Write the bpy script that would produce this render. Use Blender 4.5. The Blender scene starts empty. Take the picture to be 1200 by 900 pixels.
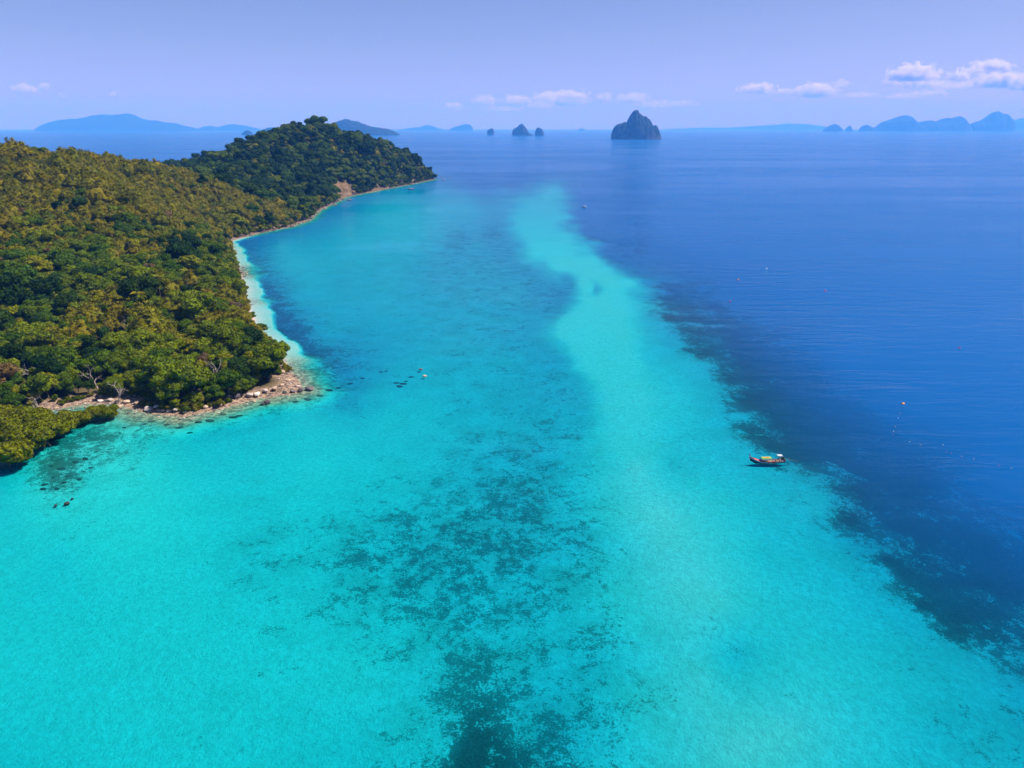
import bpy, bmesh, math, random
import numpy as np
from mathutils import Vector, Matrix, Quaternion

S = bpy.context.scene
C = S.collection
R = math.radians
random.seed(7)
rng = np.random.default_rng(7)

# ------------------------------------------------------------------ camera
CAM_H, FPX, PITCH = 90.0, 833.0, R(19.83)
cam = bpy.data.objects.new('camera', bpy.data.cameras.new('camera'))
C.objects.link(cam)
cam.location = (0, 0, CAM_H)
cam.rotation_euler = (R(90) - PITCH, 0, 0)
cam.data.sensor_width = 36.0
cam.data.lens = 36.0 * FPX / 1200.0
cam.data.clip_start = 0.5
cam.data.clip_end = 300000.0
S.camera = cam

# ------------------------------------------------------------------ sky, sun, exposure
SUN_EL, SUN_AZ = R(54), R(82)          # azimuth measured from the view direction (+Y) towards +X
world = bpy.data.worlds.new('World'); S.world = world; world.use_nodes = True
wn = world.node_tree.nodes; wl = world.node_tree.links
for n in list(wn): wn.remove(n)
sky = wn.new('ShaderNodeTexSky'); sky.sky_type = 'NISHITA'; sky.sun_disc = False
sky.sun_elevation = SUN_EL; sky.sun_rotation = SUN_AZ
sky.altitude = 90; sky.air_density = 1.0; sky.dust_density = 0.3; sky.ozone_density = 3.0
tint = wn.new('ShaderNodeMix'); tint.data_type = 'RGBA'; tint.blend_type = 'MULTIPLY'
tint.inputs[0].default_value = 1.0
tint.inputs[7].default_value = (0.84, 0.67, 0.79, 1)
bg = wn.new('ShaderNodeBackground'); bg.inputs[1].default_value = 0.074
wo = wn.new('ShaderNodeOutputWorld')
wl.new(sky.outputs[0], tint.inputs[6]); wl.new(tint.outputs[2], bg.inputs[0]); wl.new(bg.outputs[0], wo.inputs[0])

sun = bpy.data.objects.new('sun', bpy.data.lights.new('sun', 'SUN')); C.objects.link(sun)
sun.data.energy = 5.0; sun.data.angle = R(0.53); sun.data.color = (1.0, 0.96, 0.90)
sd = Vector((math.sin(SUN_AZ) * math.cos(SUN_EL), math.cos(SUN_AZ) * math.cos(SUN_EL), math.sin(SUN_EL)))
sun.rotation_euler = sd.to_track_quat('Z', 'Y').to_euler()
sun.location = sd * 400

S.view_settings.view_transform = 'Standard'; S.view_settings.look = 'None'
S.view_settings.exposure = 0.6; S.view_settings.gamma = 1.0; S.view_settings.use_curve_mapping = False
S.render.engine = 'CYCLES'
cy = S.cycles
cy.max_bounces = 6; cy.diffuse_bounces = 2; cy.glossy_bounces = 2; cy.transmission_bounces = 4
cy.transparent_max_bounces = 8; cy.volume_bounces = 3; cy.use_adaptive_sampling = True; cy.adaptive_threshold = 0.02; cy.caustics_reflective = False; cy.caustics_refractive = False
cy.use_denoising = True
cy.sample_clamp_indirect = 4.0

# ------------------------------------------------------------------ projection helpers
cp, sp = math.cos(PITCH), math.sin(PITCH)
def ray(px, py):
    """direction of a photo pixel (1200x900) in the world"""
    x = (px - 600.0) / FPX; y = (450.0 - py) / FPX
    return Vector((x, cp + y * sp, -sp + y * cp))
def gnd(px, py, z=0.0):
    d = ray(px, py); t = (CAM_H - z) / -d.z
    return (d.x * t, d.y * t)
def at_dist(px, py, D):
    d = ray(px, py); t = D / d.y
    return (d.x * t, D, CAM_H + d.z * t)
def to_px(x, y, z):
    x = np.asarray(x, float); y = np.asarray(y, float); z = np.asarray(z, float) - CAM_H
    dep = y * cp - z * sp; up = y * sp + z * cp
    dep = np.maximum(dep, 1e-3)
    return 600 + FPX * x / dep, 450 - FPX * up / dep

# ------------------------------------------------------------------ numpy noise
def _hash(ix, iy, s):
    h = (ix.astype(np.int64) * 374761393 + iy.astype(np.int64) * 668265263 + s * 1274126177) & 0x7fffffff
    h = ((h ^ (h >> 13)) * 1274126177) & 0x7fffffff
    return ((h ^ (h >> 16)) & 0xffff) / 65535.0
def vnoise(x, y, s=0):
    x = np.asarray(x, float); y = np.asarray(y, float)
    ix = np.floor(x); iy = np.floor(y); fx = x - ix; fy = y - iy
    fx = fx * fx * (3 - 2 * fx); fy = fy * fy * (3 - 2 * fy)
    a = _hash(ix, iy, s); b = _hash(ix + 1, iy, s); c = _hash(ix, iy + 1, s); d = _hash(ix + 1, iy + 1, s)
    return a + (b - a) * fx + (c - a) * fy + (a - b - c + d) * fx * fy
def fbm(x, y, s=0, o=4, g=0.5):
    t = 0; a = 1; n = 0
    for k in range(o):
        t = t + a * vnoise(x * 2 ** k + 17.3 * k, y * 2 ** k - 9.1 * k, s + k); n += a; a *= g
    return t / n
def sstep(a, b, x):
    t = np.clip((x - a) / (b - a), 0, 1); return t * t * (3 - 2 * t)

# ------------------------------------------------------------------ the lie of the land
shore_px = [(-330, 560), (-120, 516), (-40, 506), (0, 499), (25, 487), (50, 482), (100, 474), (135, 474), (158, 481), (180, 486),
            (215, 489), (250, 482), (280, 474), (300, 468), (318, 466), (338, 463), (356, 459), (352, 448), (342, 436),
            (335, 424), (322, 403), (306, 390), (299, 375), (294, 362), (290, 350), (289, 338), (283, 322), (276, 305),
            (273, 293), (267, 284), (276, 281), (300, 274), (340, 266), (366, 256), (373, 247), (392, 238), (405, 231),
            (445, 223), (477, 217), (511, 210)]
shore = [gnd(*p) for p in shore_px] + [(-178, 1450), (-270, 1550), (-420, 1600), (-640, 1500), (-820, 1250), (-1000, 950), (-1150, 600), (-900, 250), (-480, 150)]
shore = np.array(shore)
def shore_sd(x, y):
    """signed distance to the shoreline, + on land"""
    x = np.asarray(x, float); y = np.asarray(y, float)
    best = np.full(x.shape, 1e18); inside = np.zeros(x.shape, bool)
    n = len(shore)
    for i in range(n):
        ax, ay = shore[i]; bx, by = shore[(i + 1) % n]
        ex, ey = bx - ax, by - ay
        t = np.clip(((x - ax) * ex + (y - ay) * ey) / (ex * ex + ey * ey), 0, 1)
        d = (x - ax - t * ex) ** 2 + (y - ay - t * ey) ** 2
        best = np.minimum(best, d)
        if by != ay:
            c = ((ay > y) != (by > y)) & (x < ex * (y - ay) / ey + ax)
            inside ^= c
    d = np.sqrt(best)
    # ragged waterline
    j = (fbm(x / 9.0, y / 9.0, 5, 3) - 0.5) * 5.0 * sstep(0, 6, d * 2 + 1) * (1 - sstep(10, 30, d))
    return np.where(inside, d, -d) + j

def rbf_fit(P, V, scale, lam):
    P = np.asarray(P, float) * scale
    A = np.sqrt(((P[:, None] - P[None]) ** 2).sum(-1) + 1e-9)
    n = len(P); M = np.zeros((n + 1, n + 1)); M[:n, :n] = -A + lam * np.eye(n); M[:n, n] = 1; M[n, :n] = 1
    w = np.linalg.solve(M, np.vstack([np.asarray(V, float).reshape(n, -1), np.zeros((1, np.asarray(V).reshape(n, -1).shape[1]))]))
    def f(x, y):
        Q = np.stack([x, y], -1).reshape(-1, 2) * scale
        out = np.empty((len(Q), w.shape[1]))
        for s in range(0, len(Q), 40000):
            q = Q[s:s + 40000]
            D = np.sqrt(((q[:, None] - P[None]) ** 2).sum(-1))
            out[s:s + 40000] = -D @ w[:n] + w[n]
        return out
    return f

# hill: tree-top outline of the photo minus the height of the trees
hill = []
for px, py, D, tr in [(-200, 180, 540, 7), (-100, 178, 540, 7), (0, 176, 545, 7), (50, 182, 555, 7), (100, 184, 565, 7), (150, 176, 575, 7), (178, 174, 580, 7),
                      (200, 182, 590, 7), (230, 196, 610, 7), (250, 210, 630, 7), (275, 226, 650, 7), (300, 243, 670, 7),
                      (240, 192, 860, 13), (262, 198, 920, 13), (282, 184, 1000, 13), (300, 169, 1060, 13), (325, 156, 1100, 13), (350, 149, 1140, 13), (367, 147, 1160, 13),
                      (400, 153, 1200, 13), (425, 160, 1240, 12), (450, 168, 1280, 12), (475, 179, 1320, 10), (495, 192, 1355, 8)]:
    x, y, z = at_dist(px, py, D); hill.append((x, y, max(z - tr, 1)))
for px, py, D in [(180, 172, 580), (60, 178, 560), (-120, 176, 540)]:      # behind the near ridge it falls away
    x, y, z = at_dist(px, py, D)
    hill.append((x - 20, y + 130, z - 40)); hill.append((x - 60, y + 300, 12))
hill += [(-330, 820, 20), (-430, 1000, 14), (-540, 1200, 14), (-460, 1100, 22), (-380, 1330, 50), (-250, 1420, 25), (-500, 1400, 20),
         (-700, 800, 15), (-800, 500, 15), (-650, 300, 18)]
# the slope facing the camera
for px, py, D in [(150, 300, 400), (60, 300, 400), (0, 300, 395), (-100, 300, 390), (230, 300, 440), (150, 400, 305), (60, 400, 300), (0, 400, 295), (220, 400, 315),
                  (150, 230, 490), (60, 230, 480), (-60, 230, 470), (215, 240, 530), (270, 310, 480), (250, 360, 380)]:
    x, y, z = at_dist(px, py, D); hill.append((x, y, max(z - 7, 2)))
for x, y in shore: hill.append((x, y, 0.5))
hill = np.array(hill)
hill_f = rbf_fit(hill[:, :2], hill[:, 2], 0.01, 0.02)

# depth (m) and cover of coral / sea grass, read off the photo, at their place on the water; the near pale band is shallower to imitate sparkle
sea_px = [
 (0,900,2.4,.06),(150,880,2.2,.08),(300,850,2.2,.14),(60,650,2.4,.1),(0,600,2.2,.05),(180,620,2.0,.04),(250,540,2.4,.03),(400,520,2.5,.03),
 (330,600,2.3,.26),(150,720,2.2,.12),(450,480,2.6,.1),(-200,700,2.6,.1),(-200,900,2.6,.1),(260,700,2.2,.1),(420,880,2.4,.2),(300,1100,2.6,.3),(0,1100,2.6,.2),
 (420,650,2.5,.48),(500,640,2.7,.52),(590,600,2.7,.5),(520,720,2.5,.45),(600,700,2.5,.44),(640,540,2.8,.4),(670,640,2.4,.46),(300,650,2.4,.34),
 (560,860,2.3,.86),(545,900,2.3,.92),(560,825,2.3,.62),(520,870,2.3,.34),(605,850,2.3,.42),(640,860,2.6,.5),(470,840,2.2,.22),(690,780,2.4,.42),(620,760,2.4,.38),(430,780,2.1,.2),(560,1000,2.4,.7),
 (690,430,1.15,.03),(720,500,1.35,.06),(765,600,1.15,.04),(790,690,1.3,.08),(820,790,1.35,.1),(860,880,1.2,.03),(920,860,1.3,.03),(840,700,1.35,.04),(740,545,1.2,.05),(1000,750,2.2,.03),  # near part of the band set shallower, its paleness stands in for sparkle
 (900,650,2.2,.04),(880,580,2.3,.06),(740,420,1.5,.03),(668,390,1.1,.02),(700,365,1.2,.02),(650,310,1.2,.0),(690,335,1.5,.05),(620,258,1.6,0),(642,230,2.0,0),(655,215,4,0),
 (790,470,1.9,.08),(840,500,2.6,.15),(855,770,2.3,.28),(780,540,2.3,.25),(780,400,3.0,.15),(830,440,2.8,.2),(740,340,2.3,.08),
 (1100,850,2.5,.2),(1190,880,2.6,.36),(1150,780,2.7,.28),(1060,720,2.6,.26),(1010,650,2.7,.22),(960,580,2.7,.2),(900,1000,2.2,.05),(1300,1000,2.7,.3),
 (905,455,4.0,.80),(945,510,4.4,.84),(1010,580,4.2,.74),(1080,640,4.0,.70),(1150,690,4.0,.72),(1200,735,3.8,.66),(1000,500,6.0,.80),(1080,560,5.6,.80),(1165,620,5.6,.80),(1260,700,6,.7),
 (1050,600,5,.66),(1130,650,5,.7),(885,425,4.8,.75),(845,398,4.2,.6),(880,385,7.5,.75),(805,355,4.6,.5),(790,330,8,.55),(735,285,8.5,.5),(690,255,9,.4),(960,450,7.5,.82),(925,420,8,.8),
 (1000,420,14,.3),(1080,480,13,.3),(1190,560,12,.3),(1190,400,18,0),(1000,300,16,0),(865,355,8.5,.1),(900,370,9.5,.1),(840,300,13,0),(790,270,14,0),(900,220,18,0),(1190,200,22,0),(1300,450,16,0),
 (700,210,13,0),(760,185,18,0),(690,225,11,.1),(1400,300,20,0),(1150,470,14,.2),
 (560,480,2.9,.26),(520,420,2.9,.26),(600,420,2.9,.3),(640,440,3.0,.3),(450,380,3.0,.2),(600,340,3.3,.32),(500,320,3.3,.3),(400,330,3.1,.2),(560,285,3.2,.28),(450,290,2.9,.16),
 (520,250,3.1,.22),(575,272,4.4,.5),(540,278,4.2,.42),(400,270,3.0,.12),(330,290,2.7,.12),(360,330,2.8,.16),(356,403,4.6,.7),(336,378,4.8,.7),(314,340,4.6,.66),(298,312,4.0,.55),(385,424,4.4,.66),(385,392,3.0,.24),(352,352,2.9,.2),(330,310,2.8,.15),(420,440,4.2,.42),(400,455,4.6,.5),
 (440,240,2.9,.12),(545,230,3.6,.15),(590,222,4.6,.15),(600,212,9,.1),(520,218,4.6,.15),(470,228,3.1,.12),(560,250,3.4,.16),(690,204,7,0),(720,212,8,0),(560,195,14,.05),(600,175,20,0),(300,165,20,0),(50,160,20,0),(680,165,20,0),(-200,170,20,0),(1300,170,22,0),
 (650,225,1.6,0.00),(625,240,1.3,0.00),(610,256,1.2,0.00),(640,262,1.2,0.00),(620,275,1.2,0.00),(660,285,1.2,0.00),(630,298,1.2,0.00),(690,303,1.4,0.00),(665,311,1.3,0.00),(712,325,1.5,0.00),(740,337,1.6,0.00),(700,352,1.2,0.00),(670,368,1.1,0.00),(720,372,1.2,0.00),(660,385,1.1,0.00),(700,400,1.1,0.00),(730,440,1.3,0.00),(710,460,1.2,0.00),(750,490,1.5,0.03),(585,246,4.0,0.20),(582,262,4.3,0.30),(590,282,4.0,0.30),(597,302,4.0,0.30),(630,325,4.0,0.35),(665,332,4.4,0.40),(697,337,3.8,0.35),(655,350,4.0,0.35),(628,370,3.5,0.30),(630,398,3.5,0.30),(653,418,3.2,0.30),(663,447,3.0,0.30),(678,475,2.8,0.30),(690,262,8.0,0.40),(715,287,8.0,0.40),(752,308,7.0,0.40),(790,326,5.0,0.40),(775,390,2.6,0.15),(765,420,2.2,0.12),(790,440,2.3,0.10),
 (385,470,3.2,.3),(350,480,2.6,.1),(365,464,2.6,.6),(70,560,1.3,.62),(98,542,1.3,.6),(60,545,1.0,.6),(130,510,1.2,.5),(112,555,1.9,.3),(40,575,1.8,.3),(0,640,2.2,.15),
]
sea_px = np.array(sea_px, float)
bar_pt = (sea_px[:, 2] < 1.75) & (sea_px[:, 1] < 520) & (sea_px[:, 0] > 580)
reef_pt = (sea_px[:, 3] >= .5) & (sea_px[:, 0] > 700)
sea_f = rbf_fit(sea_px[~bar_pt][:, :2], sea_px[~bar_pt][:, 2:], 0.01, 0.05)
bar_f = rbf_fit(sea_px[:, :2], np.stack([np.where(bar_pt, 1., -1.), np.where(reef_pt, 1., -1.)], -1), 0.01, 0.01)
def sea_fields(x, y):
    r = np.hypot(x, y)
    yy = np.maximum(np.where(y > 0, y, 1), 40.0)
    px, py = to_px(x, yy, np.zeros_like(yy))
    # wander the outlines a little, so that they are not straight
    px = px + (fbm(x / 34, y / 34, 61, 5, .62) - .5) * 44 * np.clip(200 / np.maximum(r, 80), .2, 1)
    py = py + (fbm(x / 34, y / 34, 81, 5, .62) - .5) * 26 * np.clip(200 / np.maximum(r, 80), .1, 1)
    px = np.clip(px, -300, 1500); py = np.clip(py, 152, 1050)
    o = sea_f(px, py)
    d = np.clip(o[:, 0].reshape(x.shape), 0.9, 24); c = np.clip(o[:, 1].reshape(x.shape), 0, 1.1)
    mk = bar_f(px, py)
    sh = x.shape
    m0 = mk[:, 0].reshape(sh) + (fbm(x / 26, y / 60, 141, 5, .62) - .5) * 1.9
    m1 = mk[:, 1].reshape(sh) + (fbm(x / 14, y / 14, 161, 5, .66) - .5) * 1.7
    bar = sstep(-.85, .75, m0); reef = sstep(-.75, .25, m1)
    d = d * (1 - bar) + (1.6 + 1.3 * sstep(330, 215, py).reshape(x.shape)) * bar
    c = c * (1 - bar)
    c = np.where(px > 745, np.minimum(c, .34) * (1 - reef) + reef * (np.maximum(c, .62) + .05 + (fbm(x / 13, y / 13, 171, 4, .6) - .5) * .75), c)
    back = sstep(30, -120, y)
    d = d * (1 - back) + 6 * back
    return d, c

def SCARP(x, y):
    o = np.zeros(np.shape(x))
    for px, py, a, b in [(402, 222, 22, 55), (447, 217, 22, 60)]:
        d = ray(px, py); h_ = 9.0; t_ = (CAM_H - h_) / -d.z
        o = np.maximum(o, 1 - sstep(.5, 1.1, np.hypot((x - d.x * t_) / a, (y - d.y * t_) / b) + .5 * (fbm(np.asarray(x) / 9., np.asarray(y) / 9., 71, 3) - .5)))
    return o
GEO = 0.33        # the sea bed stands at its apparent (refracted) depth
def rocky_mask(x, y):
    """1 where the shore is rock, 0 where it is sand beach"""
    a = np.array([gnd(*p) for p in [(318, 398), (297, 372), (288, 338), (275, 302)]])
    d = np.min(np.hypot(x[..., None] - a[:, 0], y[..., None] - a[:, 1]), -1)
    d2 = np.hypot(x - a[3, 0], y - a[3, 1] - 40)
    return sstep(20, 48, d) * sstep(50, 90, d2)
def H(x, y, full=False):
    x = np.asarray(x, float); y = np.asarray(y, float)
    s = shore_sd(x, y)
    hr = np.zeros(x.shape)
    m = s > 0
    if m.any():
        v = hill_f(x[m], y[m])[:, 0] + (fbm(x[m] / 45, y[m] / 45, 21, 4) - .5) * 9
        hr[m] = np.clip(v, 1.0, 140)
    sm = np.maximum(s, 0)
    cap = 0.10 * sm + np.maximum(sm - 5, 0) * (0.55 + .75 * sstep(700, 850, y)) + (fbm(x / 4, y / 4, 33, 3) - .5) * 0.9 * sstep(0, 4, sm)
    land = np.minimum(hr, np.maximum(cap, 0.02))
    d, c = sea_fields(x, y)
    ss = np.maximum(-s, 0)
    rk = rocky_mask(x, y)
    shelf_w = 9.0 + 4 * (fbm(x / 15, y / 15, 44, 3) - .5) + rk * 1.5 - 5.5 * sstep(560, 640, y)
    k = sstep(shelf_w * (0.9 - 0.65 * rk), shelf_w * 1.14 + rk * 8, ss)
    shelf = 0.14 + (0.50 - .12 * rk) * np.clip(ss / shelf_w, 0, 1) + 0.25 * rk * (fbm(x / 3, y / 3, 49, 3) - .5) * sstep(0, 3, ss)
    dep = np.maximum(shelf * (1 - k) + d * k, 0.02)
    dep = np.where(s > 0, 0.0, dep)
    z = np.where(s > 0, land, -dep * GEO - 0.02)
    if full:
        cov = np.where(s > 0, 0, c * k + (1 - k) * (0.08 + 0.3 * rk))
        return z, dep, cov, s, rk, hr
    return z
def H1(x, y): return float(H(np.array([x]), np.array([y]))[0])
def hit(px, py, above=0.0, d0=120, d1=1500):
    """first point of the land on this line of sight"""
    r = ray(px, py); t = np.arange(d0, d1, 1.0)
    X, Y, Z = r.x * t, r.y * t, CAM_H + r.z * t
    h = np.maximum(H(X, Y), 0) + above
    k = np.argmax(Z < h)
    return float(X[k]), float(Y[k]), float(max(H1(X[k], Y[k]), 0))

# ------------------------------------------------------------------ mesh / material helpers
def mesh_obj(name, verts, faces, mat=None, parent=None, smooth=False, loc=None):
    me = bpy.data.meshes.new(name)
    if isinstance(verts, np.ndarray): verts = verts.tolist()
    if isinstance(faces, np.ndarray): faces = faces.tolist()
    me.from_pydata(verts, [], faces); me.update()
    if smooth: me.polygons.foreach_set('use_smooth', [True] * len(me.polygons))
    if mat: me.materials.append(mat)
    o = bpy.data.objects.new(name, me); C.objects.link(o)
    if parent: o.parent = parent
    if loc: o.location = loc
    return o
def empty(name, loc=(0, 0, 0), rz=0.0):
    o = bpy.data.objects.new(name, None); C.objects.link(o); o.location = loc; o.rotation_euler = (0, 0, rz); o.empty_display_size = .5
    return o
def tag(o, label=None, cat=None, group=None, kind=None):
    if label: o['label'] = label
    if cat: o['category'] = cat
    if group: o['group'] = group
    if kind: o['kind'] = kind
    return o
class NT:
    def __init__(s, name):
        s.m = bpy.data.materials.new(name); s.m.use_nodes = True
        s.t = s.m.node_tree
        for n in list(s.t.nodes): s.t.nodes.remove(n)
        s.out = s.t.nodes.new('ShaderNodeOutputMaterial')
    def n(s, ty, ins=None, **kw):
        nd = s.t.nodes.new(ty)
        for k, v in kw.items(): setattr(nd, k, v)
        if ins:
            for k, v in ins.items(): s.set(nd.inputs[k], v)
        return nd
    def set(s, sock, v):
        if isinstance(v, bpy.types.NodeSocket): s.t.links.new(v, sock)
        elif isinstance(v, bpy.types.Node): s.t.links.new(v.outputs[0], sock)
        else:
            if sock.type == 'RGBA' and len(v) == 3: v = (*v, 1)
            sock.default_value = v
    def math(s, op, a, b=0.0, c=0.0, clamp=False):
        nd = s.n('ShaderNodeMath', operation=op, use_clamp=clamp); s.set(nd.inputs[0], a); s.set(nd.inputs[1], b); s.set(nd.inputs[2], c); return nd.outputs[0]
    def mix(s, f, a, b):
        nd = s.n('ShaderNodeMix', data_type='RGBA'); s.set(nd.inputs[0], f); s.set(nd.inputs[6], a); s.set(nd.inputs[7], b); return nd.outputs[2]
    def sstep(s, v, a, b, lo=0.0, hi=1.0):
        nd = s.n('ShaderNodeMapRange', interpolation_type='SMOOTHSTEP'); s.set(nd.inputs[0], v); s.set(nd.inputs[1], a); s.set(nd.inputs[2], b); s.set(nd.inputs[3], lo); s.set(nd.inputs[4], hi); return nd.outputs[0]
    def noise(s, scale, detail=4, rough=.5, vec=None, dist=0.0):
        nd = s.n('ShaderNodeTexNoise', {'Scale': scale, 'Detail': detail, 'Roughness': rough, 'Distortion': dist})
        if vec is not None: s.set(nd.inputs['Vector'], vec)
        return nd.outputs[0]
    def attr(s, name): return s.n('ShaderNodeAttribute', attribute_name=name).outputs['Fac']
    def pos(s): return s.n('ShaderNodeNewGeometry').outputs['Position']
    def done(s, sh, vol=None):
        if sh is not None: s.set(s.out.inputs['Surface'], sh)
        if vol is not None: s.set(s.out.inputs['Volume'], vol)
        return s.m
def plain(name, col, rough=.6, var=.25, scale=3.0, metal=0.0):
    t = NT(name); tc = t.n('ShaderNodeTexCoord').outputs['Object']
    nz = t.noise(scale, 5, .6, tc)
    c2 = tuple(max(c * (1 - var), 0) for c in col); c3 = tuple(min(c * (1 + var), 1) for c in col)
    b = t.n('ShaderNodeBsdfPrincipled', {'Base Color': t.mix(t.sstep(nz, .3, .7), c2, c3), 'Roughness': rough, 'Metallic': metal})
    return t.done(b)

# ------------------------------------------------------------------ polar ground grid
ang = np.concatenate([np.arange(-48, 48.01, .22), np.arange(54, 311.9, 6.0)]) * math.pi / 180
rad = np.concatenate([np.geomspace(12, 58, 10), np.geomspace(60, 1700, 420), np.geomspace(1850, 45000, 44)])
A, RR = np.meshgrid(ang, rad)
GX, GY = RR * np.sin(A), RR * np.cos(A)
na, nr = len(ang), len(rad)
def grid_faces():
    i, j = np.meshgrid(np.arange(nr - 1), np.arange(na), indexing='ij')
    j2 = (j + 1) % na
    q = np.stack([i * na + j, i * na + j2, (i + 1) * na + j2, (i + 1) * na + j], -1).reshape(-1, 4)
    return q
def fast_mesh(name, V, F, mat, smooth=True, attrs=None, centre=None):
    me = bpy.data.meshes.new(name)
    V = np.asarray(V, np.float32); nv = len(V)
    tri = []
    if centre is not None:
        V = np.vstack([V, np.array([[0, 0, centre]], np.float32)])
        tri = [(nv, (k + 1) % na, k) for k in range(na)]
    me.vertices.add(len(V)); me.vertices.foreach_set('co', V.ravel())
    F = np.asarray(F, np.int32)
    loops = np.concatenate([F.ravel(), np.array(tri, np.int32).ravel()]).astype(np.int32)
    starts = np.concatenate([np.arange(len(F)) * F.shape[1], len(F) * F.shape[1] + np.arange(len(tri)) * 3]).astype(np.int32)
    me.loops.add(len(loops)); me.loops.foreach_set('vertex_index', loops)
    me.polygons.add(len(starts)); me.polygons.foreach_set('loop_start', starts)
    me.update(calc_edges=True); me.validate()
    if smooth: me.polygons.foreach_set('use_smooth', np.ones(len(me.polygons), bool))
    for k, v in (attrs or {}).items():
        a = me.attributes.new(k, 'FLOAT', 'POINT'); v = np.asarray(v, np.float32).ravel()
        if len(v) < len(V): v = np.append(v, np.full(len(V) - len(v), v[0], np.float32))
        a.data.foreach_set('value', v)
    if mat: me.materials.append(mat)
    o = bpy.data.objects.new(name, me); C.objects.link(o)
    return o
GZ, GDEP, GCOV, GSD, GRK, GHR = H(GX, GY, True)

def terrain_material():
    t = NT('land and sea bed'); p = t.pos()
    sep = t.n('ShaderNodeSeparateXYZ', {0: p}); z = sep.outputs[2]
    cov, sdn, rk = t.attr('cover'), t.attr('shore'), t.attr('rocky')
    # sand
    sand = t.mix(t.sstep(t.noise(.9, 5, .65, p), .3, .7), (.41, .39, .37), (.53, .50, .47))
    sand = t.mix(t.sstep(t.noise(.045, 4, .6, p), .35, .7, 0, .30), sand, (.42, .42, .30))
    # the bay side has greenish shell sand, the open side whiter sand
    bay = t.sstep(t.math('ADD', sep.outputs[0], t.math('MULTIPLY', t.noise(.02, 4, .6, p), 60)), -20, 70, 1.0, 0.0)
    sand = t.mix(t.math('MULTIPLY', t.math('MULTIPLY', bay, .8), t.sstep(sep.outputs[1], 330, 200)), sand, t.mix(t.sstep(t.noise(.9, 5, .65, p), .3, .7), (.40, .51, .38), (.52, .62, .47)))
    # coral heads, sea grass
    n1 = t.noise(.62, 7, .68, p, .5); n2 = t.noise(2.4, 4, .66, p); n3 = t.noise(.13, 4, .58, p, .8)
    v = t.math('ADD', t.math('ADD', t.math('MULTIPLY', n1, .36), t.math('MULTIPLY', n2, .34)), t.math('MULTIPLY', n3, .30))
    th = t.math('MULTIPLY_ADD', cov, -.28, .628)
    g = t.math('SUBTRACT', v, th)
    dark = t.math('MULTIPLY', t.sstep(g, -.022, .038), t.sstep(cov, .2, .85, .60, 1.0))
    coral = t.mix(t.sstep(n2, .4, .62), (.010, .020, .016), (.045, .058, .040))
    film = t.math('MULTIPLY', t.math('MULTIPLY', cov, .95, clamp=True), t.sstep(t.noise(.09, 6, .62, p, .4), .36, .66))
    sand = t.mix(t.math('MULTIPLY', film, .75, clamp=True), sand, (.13, .16, .10))       # thin algae and sea grass
    bed = t.mix(t.math('MULTIPLY', dark, .93), sand, coral)
    # rock shelf just off the rocky shore
    shelf = t.math('MULTIPLY', rk, t.sstep(sdn, -13, -4))
    rsh = t.mix(t.sstep(t.noise(.5, 6, .7, p), .42, .6), (.05, .05, .026), (.36, .31, .19))
    bed = t.mix(t.math('MULTIPLY', shelf, .8), bed, rsh)
    # dry shore: sand / broken rock
    nr_ = t.noise(.8, 8, .72, p)
    rock = t.mix(t.sstep(nr_, .40, .60), (.09, .062, .05), (.40, .27, .18))
    rock = t.mix(t.sstep(t.noise(2.3, 5, .6, p), .55, .66), rock, (.52, .40, .32))
    beach = t.mix(t.sstep(t.noise(.6, 5, .6, p), .35, .7), (.42, .31, .24), (.54, .43, .35))
    dry = t.mix(rk, beach, rock)
    yy = sep.outputs[1]
    dry = t.mix(t.sstep(yy, 430, 640, 0, .85), dry, t.mix(t.sstep(nr_, .4, .62), (.055, .040, .034), (.24, .165, .12)))    # darker stone round the cove
    litter = t.mix(t.sstep(t.noise(.35, 5, .6, p), .35, .65), (.06, .05, .022), (.13, .095, .04))
    land = t.mix(t.sstep(t.math('ADD', sdn, t.math('MULTIPLY', nr_, 5)), 7, 14), dry, litter)
    # bare rust-coloured scarps on the far headland
    land = t.mix(t.attr('scarp'), land, t.mix(t.sstep(t.noise(.16, 6, .7, p), .4, .6), (.075, .048, .024), (.20, .125, .07)))
    col = t.mix(t.sstep(z, -.02, .06), bed, land)
    bmp = t.n('ShaderNodeBump', {'Strength': .9, 'Distance': .5, 'Height': t.math('ADD', nr_, t.math('MULTIPLY', n2, .5))})
    b = t.n('ShaderNodeBsdfPrincipled', {'Base Color': col, 'Roughness': .9, 'Specular IOR Level': .2, 'Normal': bmp})
    return t.done(b)
V = np.stack([GX, GY, GZ], -1).reshape(-1, 3)
terrain = fast_mesh('terrain', V, grid_faces(), terrain_material(), True, {'scarp': SCARP(GX, GY), 'cover': GCOV, 'shore': np.clip(GSD, -60, 60), 'rocky': GRK}, -2.0)
tag(terrain, 'sandy sea bed with dark coral patches rising to the wooded island', kind='structure')

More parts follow.
